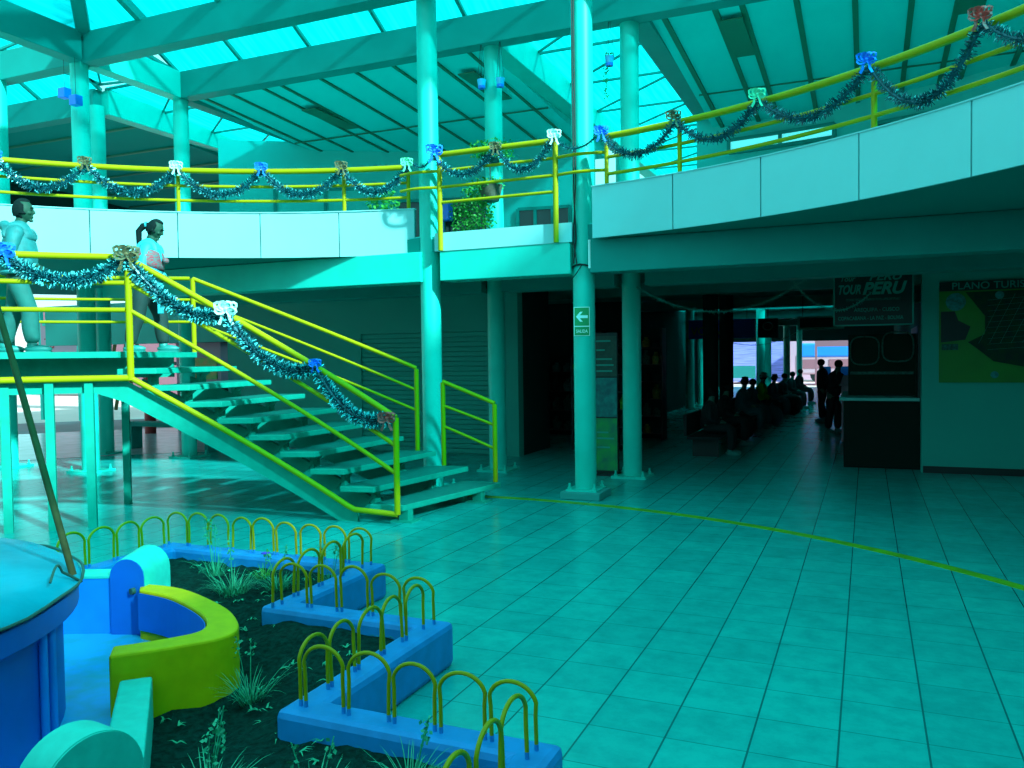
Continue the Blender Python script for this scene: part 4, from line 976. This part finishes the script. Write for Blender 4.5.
tuft('thin tuft behind the hoops near the step of the border', -3.16, 4.35, .30, 50, .08, w=.004, stalks=3)
b = MB()
for k in range(420):
    x, y = PX+random.uniform(-2.8, 2.8), PY+random.uniform(-.2, 2.8)
    if inside(x, y) and not inside(x, y, BASIN):
        for j in range(4): blade(b, (x, y, .052+.10*min(1, max(0, (math.hypot(x+4.0, y-1.6)-1.85)/.45))), random.uniform(0, 6.28), random.uniform(.02, .045), .010, 1.2, .9, 2)
tag(b.build('seedlings', M['grass']), 'tiny scattered seedlings and litter over the dark soil', 'seedlings', kind='stuff')

# ------------------------------------------------------------------ fountain tank and basin
TX, TY, TR = -4.0, 1.6, 1.25
t = thing('fountain_tank', 'round dark blue tank with a glossy sky blue cover at the left edge', 'tank', loc=(TX, TY, 0))
MB().lathe([(1.185, 0), (1.185, .50), (1.20, .54)], n=72).build('shell', M['bluedk'], t, smooth=True)
MB().lathe([(1.18, .52), (TR, .56), (TR, .65), (TR-.02, .66), (1.10, .66), (1.10, .52)], n=72).build('rim', M['bluedk'], t, smooth=True)
b = MB(); v = []; f = []; nr, na = 14, 96
for i in range(nr+1):
    for k in range(na):
        a = 2*math.pi*k/na; q = i/nr; r_ = (TR+.012)*min(1, q*1.01)
        z = .712+.045*(1-q*q)+.012*mn.noise(Vector((math.cos(a)*r_*3, math.sin(a)*r_*3, 0)))*(1-q**6)+(0 if i < nr else -.045)
        v.append((r_*math.cos(a), r_*math.sin(a), z))
for i in range(nr):
    for k in range(na): f.append((i*na+k, i*na+(k+1) % na, (i+1)*na+(k+1) % na, (i+1)*na+k))
b.add(v, f); b.build('cover', M['tarp'], t, smooth=True)
MB().tube([((TR+.02)*math.cos(a*math.pi/36), (TR+.02)*math.sin(a*math.pi/36), .675+.006*math.sin(a*1.3)) for a in range(72)], .0065, 6, closed=True).build('rope', M['rope'], t)
a0 = math.atan2(2.30-TY, -2.92-TX)
MB().tube([((TR-.03)*math.cos(.02*k+a0-.02), (TR-.03)*math.sin(.02*k+a0-.02), .73+.05*math.sin(k*.5)) for k in range(7)]+[((TR+.02)*math.cos(a0+.2), (TR+.02)*math.sin(a0+.2), .66)], .0055, 6).build('rope_end', M['rope'], t)
for da in (-.02, .05):
    a = math.atan2(2.24-TY, -2.95-TX)+da; MB().tube([(1.20*math.cos(a), 1.20*math.sin(a), 0), (1.20*math.cos(a), 1.20*math.sin(a), .56)], .016, 10).build('down_pipe', M['bluein'], t, smooth=True)
# leaning pole
pb = Vector((-3.12, 2.47, .69)); q = Vector((-3.44, 2.408, 1.795)); pe = pb+(q-pb)*1.5
b = MB(); b.tube([pb, pb.lerp(pe, .5)+Vector((.004, 0, 0)), pe], [.015, .014, .012], 10)
tag(b.build('wooden_pole', M['wood'], smooth=True, loc=pb), 'brown wooden pole leaning from the tank rim up to the left edge', 'pole')
# basin: thing > floor, walls, drums, yellow curved wall
bt = thing('fountain_basin', 'painted fountain basin with a lime yellow curved wall, mint drums and a blue inside', 'basin', loc=(-3.3, 2.8, 0))
def bb(b, nm, m, smooth=False, bevel=0): return rel(b, (-3.3, 2.8, 0)).build(nm, m, bt, smooth=smooth, bevel=bevel)
bb(MB().prism([(-4.6, 2.75), (-4.3, 3.22), (-3.8, 3.36), (-3.1, 3.15), (-2.85, 2.85), (-2.95, 2.5), (-2.35, 1.95), (-2.2, 1.6), (-2.9, 1.5), (-3.3, 2.5)], 0, .08), 'basin_floor', M['basinfloor'])
yo = [(-3.77, 3.41), (-3.46, 3.415), (-3.03, 3.25), (-2.80, 3.10), (-2.685, 2.97), (-2.68, 2.85), (-2.76, 2.73), (-2.84, 2.63), (-2.96, 2.50)]
yi = [(-3.66, 3.30), (-3.42, 3.27), (-3.14, 3.16), (-2.95, 3.05), (-2.86, 2.95), (-2.85, 2.87), (-2.90, 2.78), (-2.96, 2.70), (-3.05, 2.60)]
def cr(P, n=5):
    out = []
    for i in range(len(P)-1):
        p0, p1, p2, p3 = P[max(i-1, 0)], P[i], P[i+1], P[min(i+2, len(P)-1)]
        for k in range(n):
            t_ = k/n; out.append(tuple(.5*(2*p1[a]+(p2[a]-p0[a])*t_+(2*p0[a]-5*p1[a]+4*p2[a]-p3[a])*t_*t_+(3*p1[a]-p0[a]-3*p2[a]+p3[a])*t_**3) for a in (0, 1)))
    return out+[P[-1]]
YO, YI = cr(yo), cr(yi); n = len(YO); v = []; f = []
for (x, y), (xi, yi_) in zip(YO, YI): v += [(x, y, 0), (x, y, .35), (xi, yi_, .35), (xi, yi_, 0)]
for i in range(n-1):
    for k in range(4): f.append((i*4+k, i*4+(k+1) % 4, i*4+4+(k+1) % 4, i*4+4+k))
f += [(0, 1, 2, 3), (n*4-1, n*4-2, n*4-3, n*4-4)]
bb(MB().add(v, f), 'curved_wall', M['ywall'], bevel=.012)
v = []; f = []
for i, (xi, yi_) in enumerate(YI):
    j = min(i+1, n-1); k0 = max(i-1, 0); d = Vector((YI[j][0]-YI[k0][0], YI[j][1]-YI[k0][1], 0)).normalized(); nn = Vector((d.y, -d.x, 0))
    if (Vector((-3.6, 2.6, 0))-Vector((xi, yi_, 0))).dot(nn) < 0: nn = -nn
    v += [(xi+nn.x*.006, yi_+nn.y*.006, .13), (xi+nn.x*.006, yi_+nn.y*.006, .335)]
for i in range(n-1): f.append((2*i, 2*i+1, 2*i+3, 2*i+2))
lin = bb(MB().add(v, f), 'blue_lining', M['bluedk']); lin.modifiers.new('t', 'SOLIDIFY').thickness = .004
# upper wall, pilaster and drum
bb(MB().prism([(-4.75, 2.93), (-3.87, 3.31), (-3.93, 3.45), (-4.81, 3.07)], 0, .392), 'back_wall', M['bluein'])
bb(MB().prism([(-4.75, 2.925), (-3.87, 3.305), (-3.93, 3.455), (-4.81, 3.075)], .392, .405), 'wall_cap', M['mint'])
def drum(c, d, r, L, m, mf, leg=True, n=24, r2=None):
    """round-topped pier: half drum on a straight foot; axis d, front face painted mf"""
    d = Vector(d).normalized(); s = d.cross(Vector((0, 0, 1))).normalized(); c = Vector(c); r2 = r2 or r
    def prof(rad, off): 
        P = [c+d*off+s*rad*math.cos(math.pi*k/n)+Vector((0, 0, rad*math.sin(math.pi*k/n))) for k in range(n+1)]
        return P+[Vector((P[-1].x, P[-1].y, 0)), Vector((P[0].x, P[0].y, 0))]
    A_, B_ = prof(r, 0), prof(r2, L); N_ = len(A_)
    b = MB(); b.add(A_+B_, [tuple(range(N_, 2*N_))]+[(i, (i+1) % N_, N_+(i+1) % N_, N_+i) for i in range(N_)]); b.add(prof(r, 0), [tuple(range(N_))[::-1]])
    bb(b, 'pier', m, smooth=True)
    b = MB(); b.add(prof(r-.003, -.006)+prof(r-.003, .002), [tuple(range(N_))[::-1]]+[(i, (i+1) % N_, N_+(i+1) % N_, N_+i) for i in range(N_)]); bb(b, 'pier_face', mf)
drum((-3.78, 3.33, .405), (-.35, 1, 0), .100, .25, M['mint'], M['bluedk'], n=10, r2=.122)
bb(MB().tube([(-3.735, 3.31, .33), (-3.731, 3.332, .33)], .018, 12), 'spout_pipe', M['rope'])
# lower wall and drum
bb(MB().prism([(-2.82, 2.60), (-2.91, 2.51), (-2.14, 1.72), (-2.02, 1.80)], 0, .25), 'side_wall', M['mint'], bevel=.01)
drum((-2.08, 1.69, .35), (-1, .15, 0), .165, .13, M['mint'], M['mint'], n=24)
MB
# ------------------------------------------------------------------ people
def skin(name, P, E, m, parent=None, sub=2, root=0, smooth=True):
    """P: list of (pos, rx[, ry]); E: edges -> baked skin surface"""
    me = bpy.data.meshes.new(name); me.from_pydata([p[0] for p in P], E, []); me.update()
    o = bpy.data.objects.new(name, me); COL.objects.link(o)
    md = o.modifiers.new('skin', 'SKIN'); md.use_smooth_shade = True
    if not me.skin_vertices:
        me.attributes.new('dummy', 'FLOAT', 'POINT')
        bm = bmesh.new(); bm.from_mesh(me); bm.verts.layers.skin.verify(); bm.to_mesh(me); bm.free()
    sk = me.skin_vertices[0].data
    for i, p in enumerate(P):
        sk[i].radius = (p[1], p[2] if len(p) > 2 else p[1]); sk[i].use_root = (i == root)
    ss = o.modifiers.new('sub', 'SUBSURF'); ss.levels = ss.render_levels = sub
    bpy.context.view_layer.update()
    m2 = bpy.data.meshes.new_from_object(o.evaluated_get(bpy.context.evaluated_depsgraph_get()))
    bpy.data.objects.remove(o); m2.materials.clear(); m2.materials.append(m); m2.shade_smooth(); m2.name = name
    o = bpy.data.objects.new(name, m2); COL.objects.link(o)
    if parent is not None: o.parent = parent
    return o
def chain(P, E, start, items):
    i = start
    for it in items: P.append(it); E.append((i, len(P)-1)); i = len(P)-1
    return i
def handbits(P, E, wrist_i, wp, d, side, palm_n, s=1.0, curl=.5):
    """palm + four bent fingers + thumb"""
    d = Vector(d).normalized(); side = Vector(side).normalized(); wp = Vector(wp); n_ = Vector(palm_n).normalized()
    pi = chain(P, E, wrist_i, [(wp+d*.035*s, .020*s, .034*s), (wp+d*.075*s, .016*s, .034*s)])
    for k, (o_, L) in enumerate(((-.030, .052), (-.010, .062), (.010, .058), (.029, .046))):
        b0 = wp+d*.085*s+side*o_*s; b1 = b0+(d+n_*curl*.6).normalized()*L*.55*s; b2 = b1+(d*(1-curl)+n_*(curl*1.3)).normalized()*L*.55*s
        chain(P, E, pi, [(b0, .0095*s), (b1, .0088*s), (b2, .0075*s)])
    t0 = wp+d*.03*s-side*.036*s; chain(P, E, pi-1, [(t0, .011*s), (t0+(d*.8-side*.5+n_*.5).normalized()*.035*s, .0095*s), (t0+(d*1.0-side*.3+n_*.9).normalized()*.060*s, .008*s)])
def person(label, loc, rz, h=1.62, J='jacket', T='trousers', hairc='hair', step=.20, arms='clasp', lean=.0, pony=False, woman=False, headdown=0.0, group=None, seated=False, hat=None, bulk=1.0, skinm='skin', fine=True):
    k = h/1.62; V_ = lambda x, y, z: Vector((x*k, y*k, z*k))
    t = thing('person', label, 'person', group, loc, rz)
    hip = .84 if not seated else .50
    sh = hip+.47; P = []; E = []
    hx = lean
    # body: pelvis root -> spine -> neck -> head
    P.append((V_(0, 0, hip), .10*k, .135*k))
    top = chain(P, E, 0, [(V_(hx*.3, 0, hip+.18), .098*k, .125*k), (V_(hx*.7, 0, hip+.36), .105*k, .145*k), (V_(hx, 0, sh-.03), .07*k, .10*k), (V_(hx+.018, 0, sh+.09), .046*k)])
    hd = headdown
    hc = V_(hx+.045+.02*hd, 0, sh+.185)
    if not fine: chain(P, E, top, [(V_(hx+.045+.02*hd, 0, sh+.165), .074*k, .066*k), (V_(hx+.045+.01*hd, 0, sh+.225), .080*k, .070*k), (V_(hx+.035+.02*hd, 0, sh+.275), .055*k, .05*k)])
    else: chain(P, E, top, [(V_(hx+.035, 0, sh+.19), .046*k)])
    leg_info = []
    for s in (-1, 1):
        if seated: ps = [(V_(.02, s*.09, hip-.01), .085*k), (V_(.22, s*.10, hip+.02), .075*k), (V_(.44, s*.11, hip), .06*k), (V_(.46, s*.11, .26), .05*k), (V_(.44, s*.11, .08), .035*k)]
        else:
            f_ = s*step; kz = .44
            ps = [(V_(0, s*.085, hip-.06), .085*k), (V_(f_*.35+.01, s*.09, .62), .072*k), (V_(f_*.62+.035, s*.09, kz), .055*k), (V_(f_*.85, s*.09, .26), .05*k), (V_(f_, s*.09, .09), .034*k)]
        leg_info.append(ps); i = chain(P, E, 0, ps)
        an = ps[-1][0]; chain(P, E, i, [(an+V_(.06, 0, -.045), .03*k, .036*k), (an+V_(.14, 0, -.055), .022*k, .036*k)])
    arm_info = []
    for s in (-1, 1):
        S0 = V_(hx, s*.15, sh-.055)
        if arms == 'clasp': el = V_(hx-.04, s*.23, sh-.30); wr = V_(hx+.17, s*.07, sh-.40); hdn = V_(.25, -s*.9, -.2)
        elif arms == 'hold': el = V_(hx-.03, s*.21, sh-.28); wr = V_(hx+.20, s*.08, sh-.24); hdn = V_(.4, -s*.8, .1)
        else: el = V_(hx-.05, s*.22, sh-.30); wr = V_(hx+.04, s*.23, sh-.53); hdn = V_(.1, 0, -1)
        if seated: el = V_(hx+.02, s*.22, sh-.29); wr = V_(hx+.24, s*.10, sh-.36); hdn = V_(.6, -s*.6, -.2)
        ps = [(V_(hx, s*.10, sh-.05), .06*k), (S0, .055*k), ((S0+el)/2, .045*k), (el, .040*k), ((el+wr)/2, .037*k), (wr, .026*k)]
        arm_info.append(ps); i = chain(P, E, 3, ps)
        if fine: handbits(P, E, i, wr, hdn, V_(1, 0, .3) if arms != 'hang' else V_(1, 0, 0), V_(-.3, 0, -.9) if arms != 'hang' else V_(0, -s, 0), k, .55)
        else: chain(P, E, i, [(wr+hdn.normalized()*.06*k, .022*k, .034*k)])
    bo = skin('body', P, E, M[skinm], t, sub=2 if fine else 1)
    if fine:
        ht = Matrix.Rotation(.42*hd, 3, 'Y'); hb = MB()
        def hp(x, y, z): return hc+ht @ (Vector((x, y, z))*k)
        def hball(x, y, z, a, b_, c): 
            q = MB().ball((0, 0, 0), a, b_, c, 12, 8); hb.add([hp(x+v_[0], y+v_[1], z+v_[2]) for v_ in q.v], q.f)
        q = MB().ball((0, 0, 0), 1, 1, 1, 28, 20); vs = []
        for x, y, z in q.v:
            tz = max(0, -z); X_ = x*.094*(1-.08*tz) if x > 0 else x*.098*(1-.50*tz); Y_ = y*.076*(1-.38*tz*tz)*(1-.10*max(x, 0)); vs.append(hp(X_+.012*tz, Y_, z*.118))
        hb.add(vs, q.f)
        hball(.092, 0, -.012, .020, .013, .026); hball(.102, 0, -.024, .013, .016, .011)       # nose
        hball(.080, 0, .026, .018, .048, .010)                                            # brow
        hball(.080, 0, -.062, .016, .024, .007); hball(.078, 0, -.074, .015, .021, .007)        # lips
        hball(.070, 0, -.102, .022, .024, .018)                                           # chin
        for s in (-1, 1): hball(-.002, s*.077, -.005, .018, .010, .032); hball(.062, s*.038, -.028, .026, .022, .020)
        o2 = hb.build('head_tmp', M[skinm])
        bm = bmesh.new(); bm.from_mesh(bo.data); bmesh.ops.holes_fill(bm, edges=bm.edges); bmesh.ops.recalc_face_normals(bm, faces=bm.faces); print('NM', sum(1 for e_ in bm.edges if not e_.is_manifold), len(bm.verts)); bm.from_mesh(o2.data); bm.to_mesh(bo.data); bm.free(); bpy.data.objects.remove(o2)
        rm = bo.modifiers.new('r', 'REMESH'); rm.mode = 'VOXEL'; rm.voxel_size = .0065; rm.use_smooth_shade = True
        sm = bo.modifiers.new('s', 'SMOOTH'); sm.iterations = 2
        bpy.context.view_layer.update()
        m2 = bpy.data.meshes.new_from_object(bo.evaluated_get(bpy.context.evaluated_depsgraph_get())); bo.modifiers.clear(); bo.data = m2; m2.name = 'body'
        bm = bmesh.new(); bm.from_mesh(m2); seen = set(); comps = []
        for v0 in bm.verts:
            if v0 in seen: continue
            stk = [v0]; comp = []; seen.add(v0)
            while stk:
                a_ = stk.pop(); comp.append(a_)
                for e_ in a_.link_edges:
                    o_ = e_.other_vert(a_)
                    if o_ not in seen: seen.add(o_); stk.append(o_)
            comps.append(comp)
        comps.sort(key=len, reverse=True); print('BODY', [len(c_) for c_ in comps[:5]])
        bmesh.ops.delete(bm, geom=[v_ for c_ in comps[1:] for v_ in c_], context='VERTS'); bm.to_mesh(m2); bm.free()
    # jacket shell
    P = []; E = []; g = .022*k
    P.append((V_(hx*.1, 0, hip-.05), .135*k+g*bulk, .165*k+g*bulk))
    top = chain(P, E, 0, [(V_(hx*.3, 0, hip+.12), .125*k+g*bulk, .155*k+g*bulk), (V_(hx*.7+.005, 0, hip+.33), .125*k+g*bulk, .165*k+g*bulk), (V_(hx-.012, 0, sh-.04), .10*k, .13*k), (V_(hx+.0, 0, sh+.085), .060*k, .064*k)])
    for ps in arm_info: chain(P, E, 3, [(p[0], p[1]+g*(.55+.45*bulk)) for p in ps[:5]]+[(ps[4][0].lerp(ps[5][0], .75), .042*k)])
    skin('jacket', P, E, M[J], t)
    # trousers
    P = []; E = []; P.append((V_(0, 0, hip+.04), .118*k, .150*k)); chain(P, E, 0, [(V_(0, 0, hip-.05), .125*k, .16*k)])
    for ps in leg_info:
        q = [(p[0], p[1]+(.022+.006*j)*k) for j, p in enumerate(ps[:4])]+[(ps[3][0].lerp(ps[4][0], .92)+Vector((0, 0, -.01)), .070*k)]
        chain(P, E, 1, q)
    skin('trousers', P, E, M[T], t)
    for ps in leg_info:
        an = ps[-1][0]; b = MB(); b.ball(an+V_(.045, 0, -.045), .135*k, .052*k, .045*k, 14, 8); b.ball(an+V_(-.01, 0, -.01), .055*k, .048*k, .06*k, 12, 8)
        b.box(an.x-.07*k, an.x+.165*k, an.y-.045*k, an.y+.045*k, 0.002, .022*k); b.build('shoe', M['shoe'], t, smooth=True)
    # hair, eyes
    if fine:
        q = MB().ball((0, 0, 0), 1, 1, 1, 30, 20); vs = []
        for x, y, z in q.v:
            face = x > .30-.9*max(0, z-.25) and z < .72
            low = z < -.35 and not (x < -.1)
            g_ = .86 if (face or low) else 1.10+.03*mn.noise(Vector((x*4, y*4, z*4)))
            if x < 0 and z < -.55: g_ = .95
            vs.append(hp(x*.097*g_, y*.078*g_*1.02, z*.118*g_+.002))
        MB().add(vs, q.f).build('hair', M[hairc], t, smooth=True)
        if pony:
            MB().tube([hp(-.09, 0, .02), hp(-.14, 0, -.02), hp(-.165, 0, -.10), hc+V_(-.19, 0, -.24), hc+V_(-.21, 0, -.36)], [.030*k, .040*k, .036*k, .028*k, .008*k], 10).build('ponytail', M['hair'], t, smooth=True)
            MB().tube([hp(-.105, 0, .01), hp(-.125, 0, .0)], .040*k, 10).build('hair_tie', M['jacketw'], t)
        for s in (-1, 1):
            q = MB().ball((0, 0, 0), .008, .014, .006, 8, 6); MB().add([hp(.083+v_[0], s*.033+v_[1], .006+v_[2]) for v_ in q.v], q.f).build('eye', M['black'], t, smooth=True)
            MB().beam(hp(.096, s*.016, .028), hp(.082, s*.052, .030), .010*k, .006*k).build('eyebrow', M['hair'], t)
    else:
        b = MB(); b.ball(hc+V_(-.012, 0, .03), .098*k, .085*k, .092*k, 14, 10); b.build('hair', M[hairc], t, smooth=True)
    if hat: MB().lathe([(.001, hc.z+.16*k), (.07*k, hc.z+.15*k), (.095*k, hc.z+.05*k), (.17*k, hc.z+.03*k), (.17*k, hc.z+.02*k), (.001, hc.z+.03*k)], c=(hc.x, hc.y), n=18).build('hat', M[hat], t, smooth=True)
    return t, hc, hip, sh, k, hx
M['skindk'] = mat('lip_brown', (.03, .09, .08), .6)
def tang(th): return math.atan2(-math.cos(R(th)), math.sin(R(th)))
man, hc, hip, sh, k, hx = person('man in a padded aqua jacket and pale trousers walking along the landing', pol(139.0, 6.0, 1.70), tang(139)-.15, 1.65, 'jacket', 'trousers', step=-.15, arms='clasp', lean=.03, bulk=1.9)
MB().tube([Vector((hx-.13+.03*abs(y)/.1, y, sh+.02-.03*abs(y)/.1))*k for y in (-.12, -.06, 0, .06, .12)], [.035, .055, .062, .055, .035], 12).build('hood', M['jacket'], man, smooth=True)
MB().ball(Vector((hx*.6+.008, 0, hip+.20))*k, .172*k, .200*k, .30*k, 24, 16).build('padded_front', M['jacket'], man, smooth=True)
for z in (.0, .07):
    r1, r2 = (.150, .188) if z < .3 else (.142, .176)
    b = MB(); b.tube([((hx*.5+r1*math.cos(a*.3142))*k, r2*math.sin(a*.3142)*k, (hip+z)*k) for a in range(20)], .022, 8, closed=True); b.build('quilted_roll', M['jacket'], man, smooth=True)
wom, hc, hip, sh, k, hx = person('woman with a black ponytail, aqua jacket and colourful shawl looking down at the stairs', pol(126.9, 5.95, 1.70), tang(126)-.1, 1.48, 'jacketw', 'trousersd', step=.17, arms='clasp', lean=.06, pony=True, woman=True, headdown=1.0, bulk=1.3)
aguayo = mat('striped_shawl', (.40, .02, .05), .7, col2=(.02, .20, .20), scale=30, stretch=(1, 1, 3))
b = MB(); P_ = []; n1 = 32; rows = [(.172, .235, -.29), (.180, .25, -.23), (.178, .245, -.15), (.160, .222, -.09), (.150, .205, -.07)]
for r1, r2, dz in rows:
    for a in range(n1): u = a/n1*2*math.pi; P_.append(Vector((hx*(.8 if dz < -.1 else 1)-.005+(r1*.93+.006*math.sin(7*u))*math.cos(u), r2*math.sin(u), sh+dz-.03*math.cos(u)*(1 if dz < -.05 else 0)))*k)
for i in range(len(rows)-1):
    for a in range(n1): b.f.append((i*n1+a, i*n1+(a+1) % n1, (i+1)*n1+(a+1) % n1, (i+1)*n1+a)); b.m.append(0)
b.v = [tuple(p) for p in P_]; b.build('striped_shawl', aguayo, wom, smooth=True).modifiers.new('t', 'SOLIDIFY').thickness = .006
MB().ball(Vector((hx+.185, -.02, sh-.20))*k, .035, .05, .035, 10, 8).build('shawl_knot', aguayo, wom, smooth=True)
MB().box(hx+.10, hx+.15, -.16, -.08, hip-.42, hip-.08).build('hanging_cloth', M['jacketw'], wom, bevel=.01)

# corridor people (dark, small)
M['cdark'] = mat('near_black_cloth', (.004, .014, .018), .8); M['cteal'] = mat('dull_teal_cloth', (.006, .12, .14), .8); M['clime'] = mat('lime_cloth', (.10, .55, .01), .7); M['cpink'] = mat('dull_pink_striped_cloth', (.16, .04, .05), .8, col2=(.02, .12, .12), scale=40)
M['skind'] = mat('shadowed_brown_skin', (.05, .16, .12), .6)
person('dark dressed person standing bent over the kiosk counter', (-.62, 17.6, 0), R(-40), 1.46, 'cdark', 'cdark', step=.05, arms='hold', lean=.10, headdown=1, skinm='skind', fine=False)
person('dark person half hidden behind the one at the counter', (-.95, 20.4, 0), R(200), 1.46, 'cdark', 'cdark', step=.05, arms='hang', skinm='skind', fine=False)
b = MB(); b.box(-.42, -.16, 15.9, 16.1, 0, 1.0); b.add([(-.45, 15.85, 1.0), (-.12, 15.85, 1.02), (-.12, 16.1, 1.22), (-.40, 16.1, 1.18)], [(0, 1, 2, 3)])
tag(b.build('paper_stand', M['paleout']), 'pale sheet of paper on a narrow stand by the kiosk end', 'paper stand')
seats = [(-2.55, 13.4, 'cdark', 'nearest seated traveller in black on the bench row', None), (-2.50, 14.9, 'cdark', 'seated traveller in black behind the nearest one', None), (-2.35, 17.2, 'cteal', 'seated traveller in dull teal with a hat', 'cdark'),
         (-2.25, 18.6, 'cteal', 'seated traveller in teal beyond the dark column', None), (-2.20, 20.0, 'clime', 'seated traveller in a bright lime top', 'offwhite'), (-2.10, 21.6, 'cteal', 'seated traveller right of the lime top', 'cdark'),
         (-2.00, 23.2, 'cpink', 'seated traveller with a dull pink striped shawl', None), (-1.95, 25.2, 'cdark', 'dark seated traveller past the pink shawl', None), (-1.90, 27.5, 'cdark', 'farthest dark seated traveller in the row', None)]
bench = thing('waiting_bench', 'long dark bench along the left of the corridor under the seated travellers', 'bench', loc=(-2.32, 12.8, 0))
MB().box(-.25, .25, 0, 15.5, .28, .32).build('seat', M['cdark'], bench); MB().box(-.30, -.25, 0, 15.5, .33, .66).build('backrest', M['cdark'], bench)
for kk in range(5): MB().box(-.2, .2, .2+kk*3.7, .26+kk*3.7, 0, .28).build('leg', M['black'], bench)
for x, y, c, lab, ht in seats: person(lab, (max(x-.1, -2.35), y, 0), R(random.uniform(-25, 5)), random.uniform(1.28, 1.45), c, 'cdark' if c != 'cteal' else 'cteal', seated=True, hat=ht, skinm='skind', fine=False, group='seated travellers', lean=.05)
for kk, (x, y, s_, c, lab) in enumerate([(-1.75, 15.9, .26, 'cdark', 'dark bundle on the floor before the bench'), (-1.55, 19.2, .24, 'cteal', 'teal sack on the floor at the middle of the bench row'), (-1.4, 22.4, .3, 'cdark', 'black bag at the foot of the pink shawl')]):
    b = MB(); b.ball((0, 0, s_*.9), s_, s_*.8, s_*.95, 12, 8); b.tube([(-.06, 0, s_*1.75), (0, 0, s_*2.0), (.06, 0, s_*1.75)], .015, 6)
    o = b.build('travel_bundle', M[c], smooth=True); o.location = (x-.4, y, 0); tag(o, lab, 'bundle', 'travel bundles')
